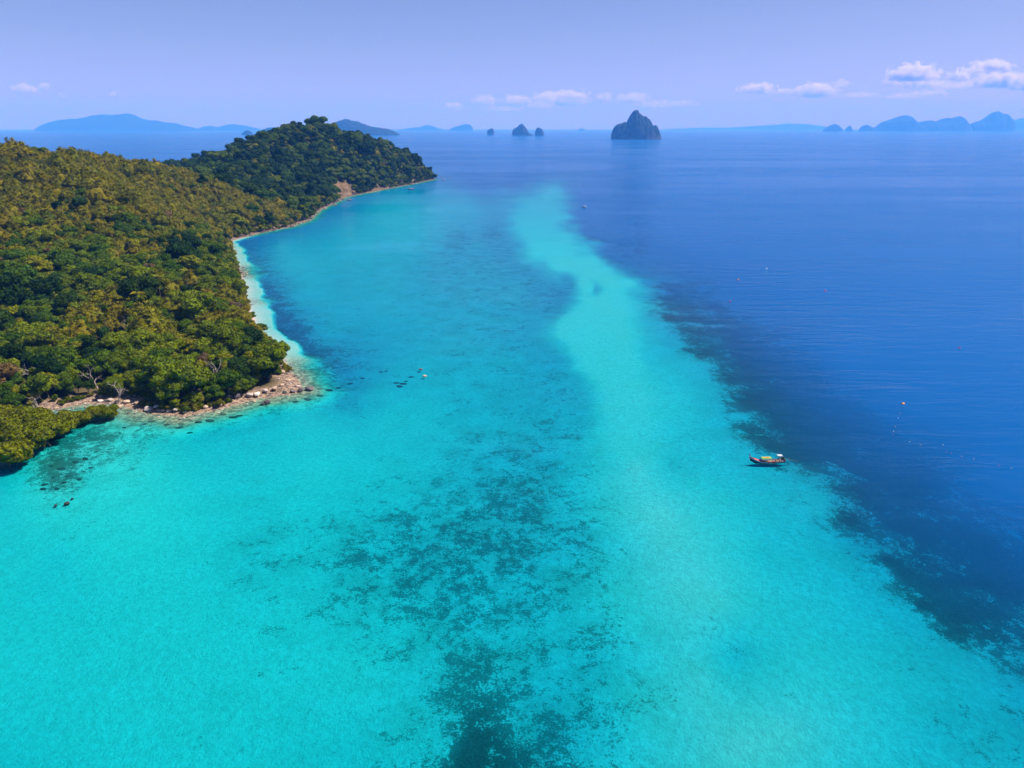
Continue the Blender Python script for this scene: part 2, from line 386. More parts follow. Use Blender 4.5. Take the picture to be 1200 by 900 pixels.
def water_material():
    t = NT('sea water'); p = t.pos()
    d = t.attr('depth')
    def ex(k): return t.math('POWER', math.exp(-k), d)
    cmb = t.n('ShaderNodeCombineColor'); 
    for i, k in enumerate((1.15, .080, .010)): t.set(cmb.inputs[i], ex(k))
    trans = t.n('ShaderNodeBsdfTransparent', {'Color': cmb.outputs[0]})
    body = t.n('ShaderNodeBsdfDiffuse', {'Color': (.0004, .100, .34)})
    bf = t.math('SUBTRACT', 1.0, t.math('POWER', math.exp(-.125), t.math('MAXIMUM', t.math('SUBTRACT', d, 1.9), 0.0)))
    sh = t.n('ShaderNodeMixShader', {0: bf, 1: trans.outputs[0], 2: body.outputs[0]})
    # wind waves: long crests across the wind, smaller chop on top
    mp = t.n('ShaderNodeMapping', {'Vector': p, 'Rotation': (0, 0, R(-14)), 'Scale': (.035, .13, 1)})
    w1 = t.noise(1.0, 3, .55, mp.outputs[0], .3)
    mpb = t.n('ShaderNodeMapping', {'Vector': p, 'Rotation': (0, 0, R(19)), 'Scale': (.06, .21, 1)})
    w1b = t.noise(1.0, 4, .6, mpb.outputs[0], .5)
    mp2 = t.n('ShaderNodeMapping', {'Vector': p, 'Rotation': (0, 0, R(22)), 'Scale': (.7, 1.3, 1)})
    w2 = t.noise(1.0, 3, .6, mp2.outputs[0])
    w3 = t.noise(.012, 3, .55, p)                                # gusts and slicks
    mpg = t.n('ShaderNodeMapping', {'Vector': p, 'Rotation': (0, 0, R(8)), 'Scale': (.0009, .0042, 1)})
    w4 = t.noise(1.0, 5, .6, mpg.outputs[0], .4)
    gust = t.math('MULTIPLY', t.sstep(w3, .38, .62, .45, 1.0), t.sstep(w4, .40, .60, .15, 1.25))
    deep = t.sstep(d, 3, 12, .35, 1.0)
    hgt = t.math('ADD', t.math('MULTIPLY', t.math('MULTIPLY', t.math('ADD', w1, t.math('MULTIPLY', w1b, .6)), 1.3), deep), t.math('MULTIPLY', w2, .24))
    bmp = t.n('ShaderNodeBump', {'Strength': gust, 'Distance': 1.0, 'Height': hgt})
    fr = t.n('ShaderNodeFresnel', {'IOR': 1.33, 'Normal': bmp})
    gl = t.n('ShaderNodeBsdfGlossy', {'Color': (1, 1, 1), 'Roughness': t.sstep(w4, .40, .62, .06, .22), 'Normal': bmp})
    f = t.math('MULTIPLY', fr, .42)
    fin = t.n('ShaderNodeMixShader', {0: f, 1: sh.outputs[0], 2: gl.outputs[0]})
    return t.done(fin)
V = np.stack([GX, GY, np.zeros_like(GX)], -1).reshape(-1, 3)
sea = fast_mesh('sea_water', V, grid_faces(), water_material(), True, {'depth': np.where(GSD > 0, 0, GDEP)}, 0.0)
tag(sea, 'clear turquoise lagoon water turning to deep blue open sea', kind='structure')
del V

# ------------------------------------------------------------------ foliage
def leaf_material(name, cols, trans=.22, rough=.6):
    """cols: three base colours of the kind; each tree takes its own mixture, each leaf varies a little"""
    t = NT(name)
    rnd = t.n('ShaderNodeObjectInfo').outputs['Random']
    isl = t.n('ShaderNodeNewGeometry').outputs['Random Per Island']
    rmp = t.n('ShaderNodeValToRGB'); t.set(rmp.inputs[0], rnd)
    e = rmp.color_ramp.elements; e[0].color = (*cols[0], 1); e[1].color = (*cols[2], 1); x = e.new(.5); x.color = (*cols[1], 1)
    hs = t.n('ShaderNodeHueSaturation', {'Hue': t.sstep(isl, 0, 1, .485, .515), 'Saturation': 1.0, 'Value': t.sstep(isl, 0, 1, .68, 1.38), 'Color': rmp.outputs[0]})
    df = t.n('ShaderNodeBsdfPrincipled', {'Base Color': hs.outputs[0], 'Roughness': rough, 'Specular IOR Level': .06})
    tr = t.n('ShaderNodeBsdfTranslucent', {'Color': hs.outputs[0]})
    return t.done(t.n('ShaderNodeMixShader', {0: trans, 1: df.outputs[0], 2: tr.outputs[0]}))
M = {}
M['green'] = leaf_material('mid green leaves', [(.040, .084, .002), (.075, .122, .002), (.115, .148, .003)])
M['yellow'] = leaf_material('yellow green leaves', [(.115, .160, .002), (.165, .190, .003), (.215, .195, .004)])
M['olive'] = leaf_material('olive bamboo leaves', [(.118, .128, .003), (.168, .160, .004), (.220, .180, .006)])
M['dark'] = leaf_material('dark evergreen leaves', [(.012, .034, .003), (.024, .052, .003), (.040, .068, .003)])
M['dry'] = leaf_material('dry brown leaves', [(.14, .085, .025), (.17, .11, .05), (.12, .085, .05)])
M['mangrove'] = leaf_material('mangrove leaves', [(.110, .125, .001), (.125, .140, .002), (.145, .150, .002)])
M['shrub'] = leaf_material('shrub leaves', [(.050, .080, .002), (.105, .118, .002), (.15, .125, .010)])
M['palm'] = leaf_material('palm leaves', [(.12, .15, .006), (.17, .17, .008), (.26, .20, .010)], .3)
M['bark'] = plain('grey brown bark', (.16, .12, .09), .9, .4, 1.2)
M['snag'] = plain('weathered bare wood', (.40, .33, .29), .9, .3, 1.5)

ICO_V, ICO_F = None, None
def ico(sub=2):
    bm = bmesh.new(); bmesh.ops.create_icosphere(bm, subdivisions=sub, radius=1.0)
    v = np.array([x.co[:] for x in bm.verts]); f = np.array([[q.index for q in p.verts] for p in bm.faces]); bm.free()
    return v, f
ICO1, ICO1F = ico(2)
ICO3, ICO3F = ico(3)
def unit(v): return v / np.maximum(np.linalg.norm(v, axis=-1, keepdims=True), 1e-9)
def leaves_to_mesh(pos, nrm, size, asp, r):
    """rhombic leaf sprays"""
    n = len(pos)
    t = unit(np.cross(nrm, r.normal(size=(n, 3)))); b = np.cross(nrm, t)
    L = (size)[:, None]; W = (size * asp)[:, None]
    v = np.stack([pos - t * L, pos + b * W - nrm * W * .25, pos + t * L, pos - b * W - nrm * W * .25], 1).reshape(-1, 3)
    f = np.arange(n * 4).reshape(n, 4)
    return v, f
def tube(path, radii, sides=6):
    path = np.asarray(path, float); n = len(path); V = []; F = []
    for i in range(n):
        d = path[min(i + 1, n - 1)] - path[max(i - 1, 0)]; d /= max(np.linalg.norm(d), 1e-9)
        a = np.cross(d, [0.31, 0.93, 0.17]); a /= np.linalg.norm(a); b = np.cross(d, a)
        for k in range(sides):
            th = 2 * math.pi * k / sides; V.append(path[i] + radii[i] * (math.cos(th) * a + math.sin(th) * b))
    for i in range(n - 1):
        for k in range(sides):
            k2 = (k + 1) % sides; F.append((i * sides + k, i * sides + k2, (i + 1) * sides + k2, (i + 1) * sides + k))
    F.append(tuple(range(sides))[::-1]); F.append(tuple((n - 1) * sides + k for k in range(sides)))
    return np.array(V), F
def merge(parts):
    V = []; F = []; o = 0
    for v, f in parts:
        V.append(np.asarray(v)); F += [tuple(int(q) + o for q in p) for p in f]; o += len(v)
    return np.vstack(V), F
def broad_crown(seed, rad_, h0, h1, nl, leaf, flat=.75):
    r = np.random.default_rng(seed)
    cs = []; rs = []
    for i in range(nl):
        a = r.uniform(0, 6.283); q = math.sqrt(r.uniform(0, 1)) * rad_ * .72
        zz = h0 + (h1 - h0) * (r.uniform(.25, .95) * (1 - .45 * (q / rad_) ** 2))
        cs.append((q * math.cos(a), q * math.sin(a), zz)); rs.append(r.uniform(.26, .46) * rad_)
    cs.append((0, 0, h0 + (h1 - h0) * .55)); rs.append(rad_ * .55)
    cs = np.array(cs); rs = np.array(rs); sc = np.array([1, 1, flat])
    P = []; N = []; parts = []
    for c, q in zip(cs, rs):
        n = int(46 * (q / leaf) ** 2 * .19)
        d = unit(r.normal(size=(n, 3))); d[:, 2] = np.abs(d[:, 2]) * 1.0 - .28 * (r.random(n) < .5); d = unit(d)
        p = c + d * sc * q * r.uniform(.78, 1.12, (n, 1))
        keep = np.ones(n, bool)
        for c2, q2 in zip(cs, rs):
            if c2 is c: continue
            keep &= np.linalg.norm((p - c2) / sc, axis=1) > q2 * .74
        P.append(p[keep]); N.append(unit(d[keep] + r.normal(size=(keep.sum(), 3)) * .55))
        cv = ICO1 * (1 + .16 * r.normal(size=(len(ICO1), 1)) * .6) * q * .80 * sc + c
        parts.append((cv, ICO1F))
    P = np.vstack(P); N = np.vstack(N)
    s = leaf * r.uniform(.6, 1.35, len(P))
    parts.append(leaves_to_mesh(P, N, s, .62, r))
    return merge(parts)
def bamboo_crown(seed, hgt, spread, leaf):
    r = np.random.default_rng(seed); P = []; N = []; parts = []
    for i in range(26):
        a = r.uniform(0, 6.283); out = spread * r.uniform(.25, 1.0); hh = hgt * r.uniform(.7, 1.0) * (1 - .22 * (out / spread) ** 2)
        u = np.linspace(.35, 1.0, 30)[:, None]
        x = np.hstack([np.cos(a) * out * u ** 1.9, np.sin(a) * out * u ** 1.9, hh * np.sin(u * 1.75) - .9 * u ** 5 * out * .35])
        for rep in range(2):
            p = x + r.normal(size=x.shape) * .30
            P.append(p); N.append(unit(np.array([math.cos(a) * .6, math.sin(a) * .6, 1.0]) + r.normal(size=x.shape) * .5))
    P = np.vstack(P); N = np.vstack(N)
    parts.append(leaves_to_mesh(P, N, leaf * r.uniform(.7, 1.5, len(P)), .34, r))
    cv = ICO1 * np.array([spread * .62, spread * .62, hgt * .36]) * (1 + .12 * r.normal(size=(len(ICO1), 1))) + np.array([0, 0, hgt * .48])
    parts.append((cv, ICO1F))
    return merge(parts)
def trunk_geo(seed, h, r0):
    r = np.random.default_rng(seed); parts = []
    lean = r.normal(size=2) * .05 * h
    u = np.linspace(0, 1, 5)
    path = np.stack([lean[0] * u ** 2, lean[1] * u ** 2, -0.8 + (h + .8) * u], -1)
    parts.append(tube(path, r0 * (1 - .55 * u)))
    for k in range(4):
        a = k * 1.57 + r.uniform(-.4, .4); b = path[3] if k % 2 else path[2]
        q = np.stack([b + np.array([math.cos(a), math.sin(a), .9]) * h * .42 * w for w in (0, .5, 1)])
        parts.append(tube(q, [r0 * .42, r0 * .3, r0 * .12], 5))
    return merge(parts)

def make_mesh(name, geo, mats, split=None):
    me = bpy.data.meshes.new(name); v, f = geo
    me.from_pydata(np.asarray(v).tolist(), [], [tuple(p) for p in f]); me.update()
    for m in mats: me.materials.append(m)
    if split is not None:
        idx = np.zeros(len(me.polygons), np.int32); idx[split:] = 1; me.polygons.foreach_set('material_index', idx)
    return me
# prototypes: (kind, crown geometry, trunk geometry)
KIND = {}
def proto(kind, seed, crown, th, tr):
    KIND.setdefault(kind, []).append((make_mesh('crown', crown, [M[kind]]), make_mesh('trunk', trunk_geo(seed, th, tr), [M['bark']]), crown, trunk_geo(seed, th, tr)))
for s in range(3):
    proto('green', 10 + s, broad_crown(10 + s, 4.4 + .4 * s, 2.6, 8.2 + .5 * s, 9 + s, .36), 4.5, .28)
    proto('yellow', 20 + s, broad_crown(20 + s, 3.6 + .4 * s, 1.6, 6.6 + .5 * s, 9, .34), 3.6, .22)
    proto('dark', 30 + s, broad_crown(30 + s, 4.2 + .4 * s, 3.0, 10.2 + .8 * s, 10, .38, .9), 6.0, .34)
    proto('olive', 40 + s, bamboo_crown(40 + s, 8.0 + .6 * s, 4.0 + .3 * s, .42), 3.0, .14)
for s in range(2):
    proto('dry', 50 + s, broad_crown(50 + s, 3.4, 2.6, 6.4, 9, .26, .8), 3.8, .18)
    proto('shrub', 70 + s, broad_crown(70 + s, 2.3 + .3 * s, -.3, 2.9 + .5 * s, 8, .28, .85), 1.0, .09)
    proto('mangrove', 60 + s, broad_crown(60 + s, 4.0 + .6 * s, .4, 4.2 + .5 * s, 12, .30, .72), 1.8, .18)

# where trees stand: jittered grid over the land
def place_trees():
    g = 4.3
    xs = np.arange(-640, 40, g); ys = np.arange(200, 1480, g)
    X, Y = np.meshgrid(xs, ys); X = X.ravel(); Y = Y.ravel()
    X = X + rng.uniform(-.46, .46, len(X)) * g; Y = Y + rng.uniform(-.46, .46, len(Y)) * g
    m = np.abs(np.arctan2(X, Y)) < R(47); X = X[m]; Y = Y[m]
    z, dep, cov, s, rk, hr = H(X, Y, True)
    margin = 2.2 + rk * 1.2 + (fbm(X / 12, Y / 12, 91, 3) - .5) * 6
    margin = np.where(Y > 600, .8, margin - 1.2 * (1 - rk))
    bare = SCARP(X, Y)
    s = np.where(((Y > 735) & (s > 9) & (rng.random(len(X)) < .45)) | (bare > .35 + .4 * rng.random(len(X))), -99, s)
    m = (s > margin); X, Y, z, s = X[m], Y[m], z[m], s[m]; margin0 = np.zeros(len(X))
    X2, Y2 = np.meshgrid(np.arange(-330, -60, 2.5), np.arange(205, 480, 2.5)); X2 = X2.ravel() + rng.uniform(-1.2, 1.2, X2.size); Y2 = Y2.ravel() + rng.uniform(-1.2, 1.2, Y2.size)
    z2, _, _, s2, rk2, _ = H(X2, Y2, True)
    mg = 1.6 + rk2 * 1.0 + (fbm(X2 / 12, Y2 / 12, 91, 3) - .5) * 6 + (fbm(X2 / 5, Y2 / 5, 95, 2) - .5) * 3
    m2 = (s2 > mg) & (s2 > .8) & (s2 < mg + 5.5)
    X = np.append(X, X2[m2]); Y = np.append(Y, Y2[m2]); z = np.append(z, z2[m2]); s = np.append(s, s2[m2]); margin0 = np.append(margin0, np.ones(m2.sum()))
    ok = np.ones(len(X), bool)
    for p0, p1, rr_ in [((348, 452), (312, 462), 6.5), ((340, 440), (345, 452), 5), ((312, 464), (288, 471), 4), ((110, 472), (152, 475), 4.5), ((276, 368), (290, 372), 4)]:
        a_, b_ = np.array(gnd(*p0)), np.array(gnd(*p1)); e_ = b_ - a_
        t_ = np.clip(((X - a_[0]) * e_[0] + (Y - a_[1]) * e_[1]) / (e_ @ e_), 0, 1)
        ok &= np.hypot(X - a_[0] - t_ * e_[0], Y - a_[1] - t_ * e_[1]) > rr_
    X, Y, z, s, margin0 = X[ok], Y[ok], z[ok], s[ok], margin0[ok]
    # thin out far trees and the hidden back slopes (line of sight well below the canopy in front)
    az = np.arctan2(X, Y); rr = np.hypot(X, Y); el = (z + 9 - CAM_H) / rr
    order = np.argsort(rr); keep = np.zeros(len(X), bool); top = {}
    for i in order:
        k = int(az[i] / .006); t_ = top.get(k, -9)
        if el[i] > t_ - .012: keep[i] = True
        if el[i] - 4.0 / rr[i] > t_: top[k] = el[i] - 4.0 / rr[i]
    return X[keep], Y[keep], z[keep], s[keep], margin0[keep]
TX, TY, TZ, TS, TM = place_trees()
TPX, TPY = to_px(TX, TY, TZ + 5)
nn = len(TX)
# which kind grows where
n_a = fbm(TX / 60, TY / 60, 111, 3); n_b = rng.random(nn); n_c = fbm(TX / 22, TY / 22, 131, 2)
far = TY > 735
bam = sstep(285, 235, TPY) * (~far) + sstep(.52, .62, n_a) * (TPY < 400) * (~far) * .55
kinds = np.empty(nn, object)
for i in range(nn):
    b = n_b[i]
    if far[i]:
        k = 'dark' if b < .32 else 'green' if b < .70 else 'yellow' if b < .92 else 'dry' if b < .95 else 'olive'
    elif b < bam[i] * .88: k = 'olive'
    else:
        q = rng.random() + (n_c[i] - .5) * 1.1
        k = 'dark' if q < .04 else 'green' if q < .50 else 'yellow' if q < .90 else 'dry' if rng.random() < .22 else 'yellow'
        if TPY[i] < 300 and rng.random() < .3: k = 'olive'
    if TM[i] > .5: k = 'shrub'
    kinds[i] = k
scale = rng.uniform(.50, 1.25, nn) * (.82 + .5 * fbm(TX / 30, TY / 30, 201, 3)) * np.where((TS < 7) & (TM < .5), .62, 1.0) * np.where(far, rng.uniform(1.0, 1.55, nn), 1.0)
scale = np.where(kinds == 'dark', scale * np.where(far, 1.0, 1.0), scale)
# some crowns stand clear of the rest
em = (rng.random(nn) < .06) & (TM < .5)
scale = np.where(em, scale * rng.uniform(1.3, 1.7, nn), scale)
variant = rng.integers(0, 100, nn); rotz = rng.uniform(0, 6.283, nn)

# landmark plants of the near slope (bare trees, palms) are placed first so that trees leave them room
SNAGS = [('forked grey dead tree standing alone in the middle of the slope', 152, 398, 12.0, 3), ('pale bare dead tree leaning over the pink rocks behind the mangroves', 137, 470, 8.5, 4),
         ('tangled grey bare tree at the left side of the slope', 44, 448, 9.5, 5), ('brown leafless spreading tree behind the rocky point', 255, 448, 10.0, 6),
         ('low bleached snag above the sand behind the mangroves', 53, 478, 6.5, 8), ('short upright grey snag between the green crowns', 114, 452, 9.0, 9)]
PALMS = [('coconut palm with yellow fronds beside the forked grey dead tree', 131, 410, 12.5, 3), ('coconut palm with drooping fronds above the forked grey dead tree', 167, 385, 13.0, 4),
         ('coconut palm standing over the sandy beach', 257, 335, 12.0, 5), ('coconut palm in the crowns behind the beach boulders', 222, 352, 12.5, 6), ('small coconut palm left of the palm behind the beach', 190, 358, 12.0, 7)]
LM = []
for lab, px, py, h, sd_ in SNAGS: LM.append(hit(px, py, 1.0))
for lab, px, py, h, sd_ in PALMS: LM.append(hit(px, py, 1.0))
LMa = np.array(LM)
dl = np.min(np.hypot(TX[:, None] - LMa[:, 0], TY[:, None] - LMa[:, 1]), 1)
infront = (dl < 5.2)
sel = ~infront
TX, TY, TZ, TS, TPX, TPY, kinds, scale, variant, rotz, far = [a[sel] for a in (TX, TY, TZ, TS, TPX, TPY, kinds, scale, variant, rotz, far)]
dxl = TX[:, None] - LMa[:, 0]; dyl = LMa[:, 1] - TY[:, None]
before = ((np.abs(dxl) < 4.5) & (dyl > 0) & (dyl < 13)).any(1)
scale = np.where((dl[sel] < 7) | before, np.minimum(scale, 1.0) * .55, scale)
nn = len(TX)

# the 300 trees that show largest are single things, the rest one forest
vis = (TPX > -12) & (TPX < 1210) & (TPY > 0)
dist = np.sqrt(TX ** 2 + TY ** 2 + (TZ - CAM_H) ** 2)
rank = np.argsort(np.where(vis, dist / np.maximum(scale, .6) ** .35, 1e9))
single = np.zeros(nn, bool); single[rank[:300]] = True

def landmarks():
    L = []
    for (lab, px, py, h, sd_), p in zip(SNAGS + PALMS, LM):
        L.append((lab.split(' standing')[0].split(' leaning')[0].split(' with')[0], to_px(*p)))
    L = [('the forked grey dead tree', 152, 390), ('the leaning pale dead tree', 137, 462), ('the tangled bare tree on the left', 44, 440),
         ('the brown leafless tree', 255, 440), ('the bleached snag above the sand', 53, 474), ('the yellow palm', 131, 400),
         ('the beach boulders', 285, 365), ('the rocky point', 325, 450), ('the short grey snag', 114, 448), ('the mangroves', 20, 500), ('the pink shore rocks', 205, 480)]
    return L
LMK = landmarks()
ORD = ['nearest', 'second', 'third', 'fourth', 'fifth', 'sixth', 'seventh', 'eighth', 'ninth', 'tenth', 'eleventh', 'twelfth', 'thirteenth', 'fourteenth', 'fifteenth', 'sixteenth', 'seventeenth', 'eighteenth', 'nineteenth', 'twentieth'] + ['twenty-' + q for q in ('first', 'second', 'third', 'fourth', 'fifth', 'sixth', 'seventh', 'eighth', 'ninth')] + ['thirtieth'] + ['thirty-' + q for q in ('first', 'second', 'third', 'fourth', 'fifth', 'sixth', 'seventh', 'eighth', 'ninth')]
LOOK = {'green': 'mid green broadleaf tree', 'yellow': 'yellow-green bushy tree', 'dark': 'dark evergreen tree', 'olive': 'feathery olive bamboo clump', 'dry': 'dry brownish tree', 'shrub': 'low leafy shrub', 'mangrove': 'mangrove'}
CAT = {'olive': 'bamboo'}
buckets = {}
for i in np.where(single)[0]:
    ds = [math.hypot(TPX[i] - l[1], (TPY[i] - l[2]) * 1.3) for l in LMK]; k = int(np.argmin(ds)); l = LMK[k]
    dx, dy = TPX[i] - l[1], (TPY[i] - l[2]) * 1.3
    rel = ('right of' if dx > 0 else 'left of') if abs(dx) > abs(dy) else ('below' if dy > 0 else 'above')
    buckets.setdefault((kinds[i], k, rel), []).append((ds[k], i))
LABEL = {}
for (kd, k, rel), lst in buckets.items():
    lst.sort()
    for n_, (_, i) in enumerate(lst):
        LABEL[i] = '%s, %s %s %s' % (LOOK[kd], 'nearest one' if n_ == 0 else (ORD[n_] if n_ < 39 else 'far off') + ' one', rel, LMK[k][0])
NAME = {'green': 'broadleaf_tree', 'yellow': 'bushy_tree', 'dark': 'evergreen_tree', 'olive': 'bamboo_clump', 'dry': 'dry_tree', 'shrub': 'shrub', 'mangrove': 'mangrove_tree'}
def put_tree(kind, var, loc, rz, sc, label, group):
    cm, tm, _, _ = KIND[kind][var % len(KIND[kind])]
    root = empty(NAME[kind], loc, rz); root.scale = (sc, sc, sc)
    c = bpy.data.objects.new('crown', cm); C.objects.link(c); c.parent = root
    t_ = bpy.data.objects.new('trunk', tm); C.objects.link(t_); t_.parent = root
    tag(root, label, 'bamboo' if kind == 'olive' else 'shrub' if kind == 'shrub' else 'tree', group)
    return root
for i in np.where(single)[0]:
    put_tree(kinds[i], int(variant[i]), (TX[i], TY[i], TZ[i]), float(rotz[i]), float(scale[i]), LABEL[i], 'trees on the near wooded slope')

# forest: one object, trees as instances
pcol = bpy.data.collections.new('forest kinds')
pidx = {}; cnt = 0
for kd in KIND:
    if kd == 'mangrove': continue
    for v_, (cm, tm, cg, tg) in enumerate(KIND[kd]):
        geo = merge([cg, tg])
        me = make_mesh('forest_tree_mesh', geo, [M[kd], M['bark']], len(cg[1]))
        o = bpy.data.objects.new('forest_kind_%02d' % cnt, me); pcol.objects.link(o)
        pidx[(kd, v_)] = cnt; cnt += 1
fi = np.where(~single)[0]
me = bpy.data.meshes.new('forest'); me.vertices.add(len(fi))
me.vertices.foreach_set('co', np.stack([TX[fi], TY[fi], TZ[fi]], -1).astype(np.float32).ravel())
a = me.attributes.new('which', 'INT', 'POINT'); a.data.foreach_set('value', np.array([pidx[(kinds[i], int(variant[i]) % len(KIND[kinds[i]]))] for i in fi], np.int32))
a = me.attributes.new('size', 'FLOAT', 'POINT'); a.data.foreach_set('value', scale[fi].astype(np.float32))
a = me.attributes.new('turn', 'FLOAT_VECTOR', 'POINT'); a.data.foreach_set('vector', np.stack([np.zeros(len(fi)), np.zeros(len(fi)), rotz[fi]], -1).astype(np.float32).ravel())
forest = bpy.data.objects.new('forest', me); C.objects.link(forest)
tag(forest, 'dense tropical forest covering the upper slope and the far headland', 'forest', kind='stuff')
ng = bpy.data.node_groups.new('forest trees', 'GeometryNodeTree')
ng.interface.new_socket('Geometry', in_out='INPUT', socket_type='NodeSocketGeometry'); ng.interface.new_socket('Geometry', in_out='OUTPUT', socket_type='NodeSocketGeometry')
gi = ng.nodes.new('NodeGroupInput'); go = ng.nodes.new('NodeGroupOutput')
ci = ng.nodes.new('GeometryNodeCollectionInfo'); ci.inputs['Collection'].default_value = pcol; ci.inputs['Separate Children'].default_value = True; ci.inputs['Reset Children'].default_value = True
ip = ng.nodes.new('GeometryNodeInstanceOnPoints'); ip.inputs['Pick Instance'].default_value = True
def nattr(name, ty):
    n_ = ng.nodes.new('GeometryNodeInputNamedAttribute'); n_.data_type = ty; n_.inputs['Name'].default_value = name; return n_.outputs[0]
ng.links.new(gi.outputs[0], ip.inputs['Points']); ng.links.new(ci.outputs[0], ip.inputs['Instance'])
ng.links.new(nattr('which', 'INT'), ip.inputs['Instance Index'])
er = ng.nodes.new('FunctionNodeEulerToRotation'); ng.links.new(nattr('turn', 'FLOAT_VECTOR'), er.inputs[0]); ng.links.new(er.outputs[0], ip.inputs['Rotation'])
cx = ng.nodes.new('ShaderNodeCombineXYZ'); sz = nattr('size', 'FLOAT')
for k in range(3): ng.links.new(sz, cx.inputs[k])
ng.links.new(cx.outputs[0], ip.inputs['Scale']); ng.links.new(ip.outputs[0], go.inputs[0])
md = forest.modifiers.new('trees', 'NODES'); md.node_group = ng
print('TREES', nn, 'single', int(single.sum()))

# ------------------------------------------------------------------ bare trees and palms
def snag_geo(seed, h):
    r = np.random.default_rng(seed); parts_t = []; parts_b = []
    def grow(p, d, L, rad_, lev):
        pts = [p]; q = p.copy(); dd = d.copy()
        for k in range(3):
            dd = unit(dd + r.normal(size=3) * .22 + np.array([0, 0, .05])); q = q + dd * L / 3; pts.append(q.copy())
        (parts_t if lev == 0 else parts_b).append(tube(pts, np.linspace(rad_, rad_ * .45, 4), 5))
        if lev < 3:
            for k in range(4 if lev == 0 else 3):
                e = unit(dd + r.normal(size=3) * .75); grow(pts[-1] if k < 2 else pts[-2], e, L * r.uniform(.5, .75), rad_ * .5, lev + 1)
    grow(np.array([0, 0, -.4]), unit(np.array([r.normal() * .15, r.normal() * .15, 1.0])), h * .5, .26, 0)
    return merge(parts_t), merge(parts_b)
for (lab, px, py, h, sd_), p in zip(SNAGS, LM[:len(SNAGS)]):
    tg_, bg_ = snag_geo(sd_, h)
    root = empty('bare_tree', p)
    for nm, g in (('trunk', tg_), ('branches', bg_)):
        o = bpy.data.objects.new(nm, make_mesh(nm, g, [M['snag']])); C.objects.link(o); o.parent = root
    tag(root, lab, 'dead tree')
def frond_geo(seed, L):
    r = np.random.default_rng(seed); n = 12
    u = np.linspace(0, 1, n); x = L * (u - .18 * u ** 3); z = L * (.42 * u - .78 * u ** 2.2)
    V = []; F = []
    mid = np.stack([x, np.zeros(n), z], -1)
    v, f = tube(mid, np.linspace(.05, .015, n), 4); V = [v]; F = [(v, f)]
    for i in range(1, n):
        for sgn in (-1, 1):
            l = L * .26 * math.sin(math.pi * min(u[i] * .85 + .12, 1)) * r.uniform(.85, 1.1)
            b = mid[i]; w = L / n * .95
            tip = b + np.array([l * .45, sgn * l, -l * .45])
            F.append((np.array([b + [-w, 0, 0], b + [w, 0, .02], tip + [w * .2, 0, 0], tip + [-w * .2, 0, 0]]), [(0, 1, 2, 3)]))
    return merge(F)
FROND = [make_mesh('frond', frond_geo(s, 4.3), [M['palm']]) for s in range(3)]
for (lab, px, py, h, sd_), p in zip(PALMS, LM[len(SNAGS):]):
    r = np.random.default_rng(sd_ + 200)
    root = empty('coconut_palm', p)
    h += 3.5
    u = np.linspace(0, 1, 7); lx, ly = r.normal() * 1.0, r.normal() * 1.0
    path = np.stack([lx * u ** 2, ly * u ** 2, -.5 + (h + .5) * u], -1)
    o = bpy.data.objects.new('trunk', make_mesh('trunk', tube(path, np.linspace(.22, .13, 7), 7), [M['bark']])); C.objects.link(o); o.parent = root
    for k in range(15):
        f = bpy.data.objects.new('frond', FROND[k % 3]); C.objects.link(f); f.parent = root
        f.location = path[-1]; f.rotation_euler = (r.normal() * .15, r.uniform(-.75, .55), k * 2.4 + r.normal() * .2); q = r.uniform(.8, 1.1); f.scale = (q, q, q)
    tag(root, lab, 'palm tree')

# mangroves standing in the shallows at the left
MANG = [(12, 545, 1.7, 'mangrove in front of the others, lowest of the clump in the shallows'), (50, 524, 1.6, 'round mangrove right of the lowest one in the shallows'),
        (-12, 522, 1.7, 'mangrove cut by the left edge of the picture'), (22, 514, 1.7, 'mangrove in the middle of the clump'), (68, 508, 1.5, 'mangrove at the right end of the big clump'),
        (38, 503, 1.4, 'mangrove at the back of the clump before the pale sand'), (104, 494, 1.0, 'small mangrove with grey twigs right of the clump'), (124, 490, .9, 'smallest mangrove nearest to the pink rocks'), (86, 497, 1.05, 'small mangrove between the clump and the small pair'),
        (4, 505, 1.4, 'mangrove at the back left before the sand strip')]
for k, (px, py, sc, lab) in enumerate(MANG):
    x, y = gnd(px, py)
    root = put_tree('mangrove', k, (x, y, -.25), k * 1.3, sc, lab, 'mangroves in the shallows')
    parts = []
    r = np.random.default_rng(k + 70)
    for q in range(7):
        a = q * .9 + r.uniform(-.2, .2)
        parts.append(tube([(0, 0, 1.6), (math.cos(a) * .9, math.sin(a) * .9, 1.1), (math.cos(a) * 1.5, math.sin(a) * 1.5, -.3)], [.07, .06, .04], 4))
    o = bpy.data.objects.new('stilt_roots', make_mesh('stilt_roots', merge(parts), [M['bark']])); C.objects.link(o); o.parent = root

# ------------------------------------------------------------------ rocks
def rock_mat(name, c1, c2, c3):
    t = NT(name); tc = t.n('ShaderNodeTexCoord').outputs['Object']
    oi = t.n('ShaderNodeObjectInfo').outputs['Random']
    nz = t.noise(1.4, 8, .68, tc)
    c = t.mix(t.sstep(nz, .38, .62), c1, c2); c = t.mix(t.sstep(t.noise(4, 6, .6, tc), .55, .7), c, c3)
    hs = t.n('ShaderNodeHueSaturation', {'Value': t.sstep(oi, 0, 1, .7, 1.25), 'Color': c})
    bp = t.n('ShaderNodeBump', {'Strength': .8, 'Distance': .25, 'Height': t.noise(3, 8, .7, tc)})
    return t.done(t.n('ShaderNodeBsdfPrincipled', {'Base Color': hs.outputs[0], 'Roughness': .85, 'Normal': bp}))
M['tan'] = rock_mat('tan shore rock', (.30, .20, .13), (.56, .40, .28), (.20, .14, .11))
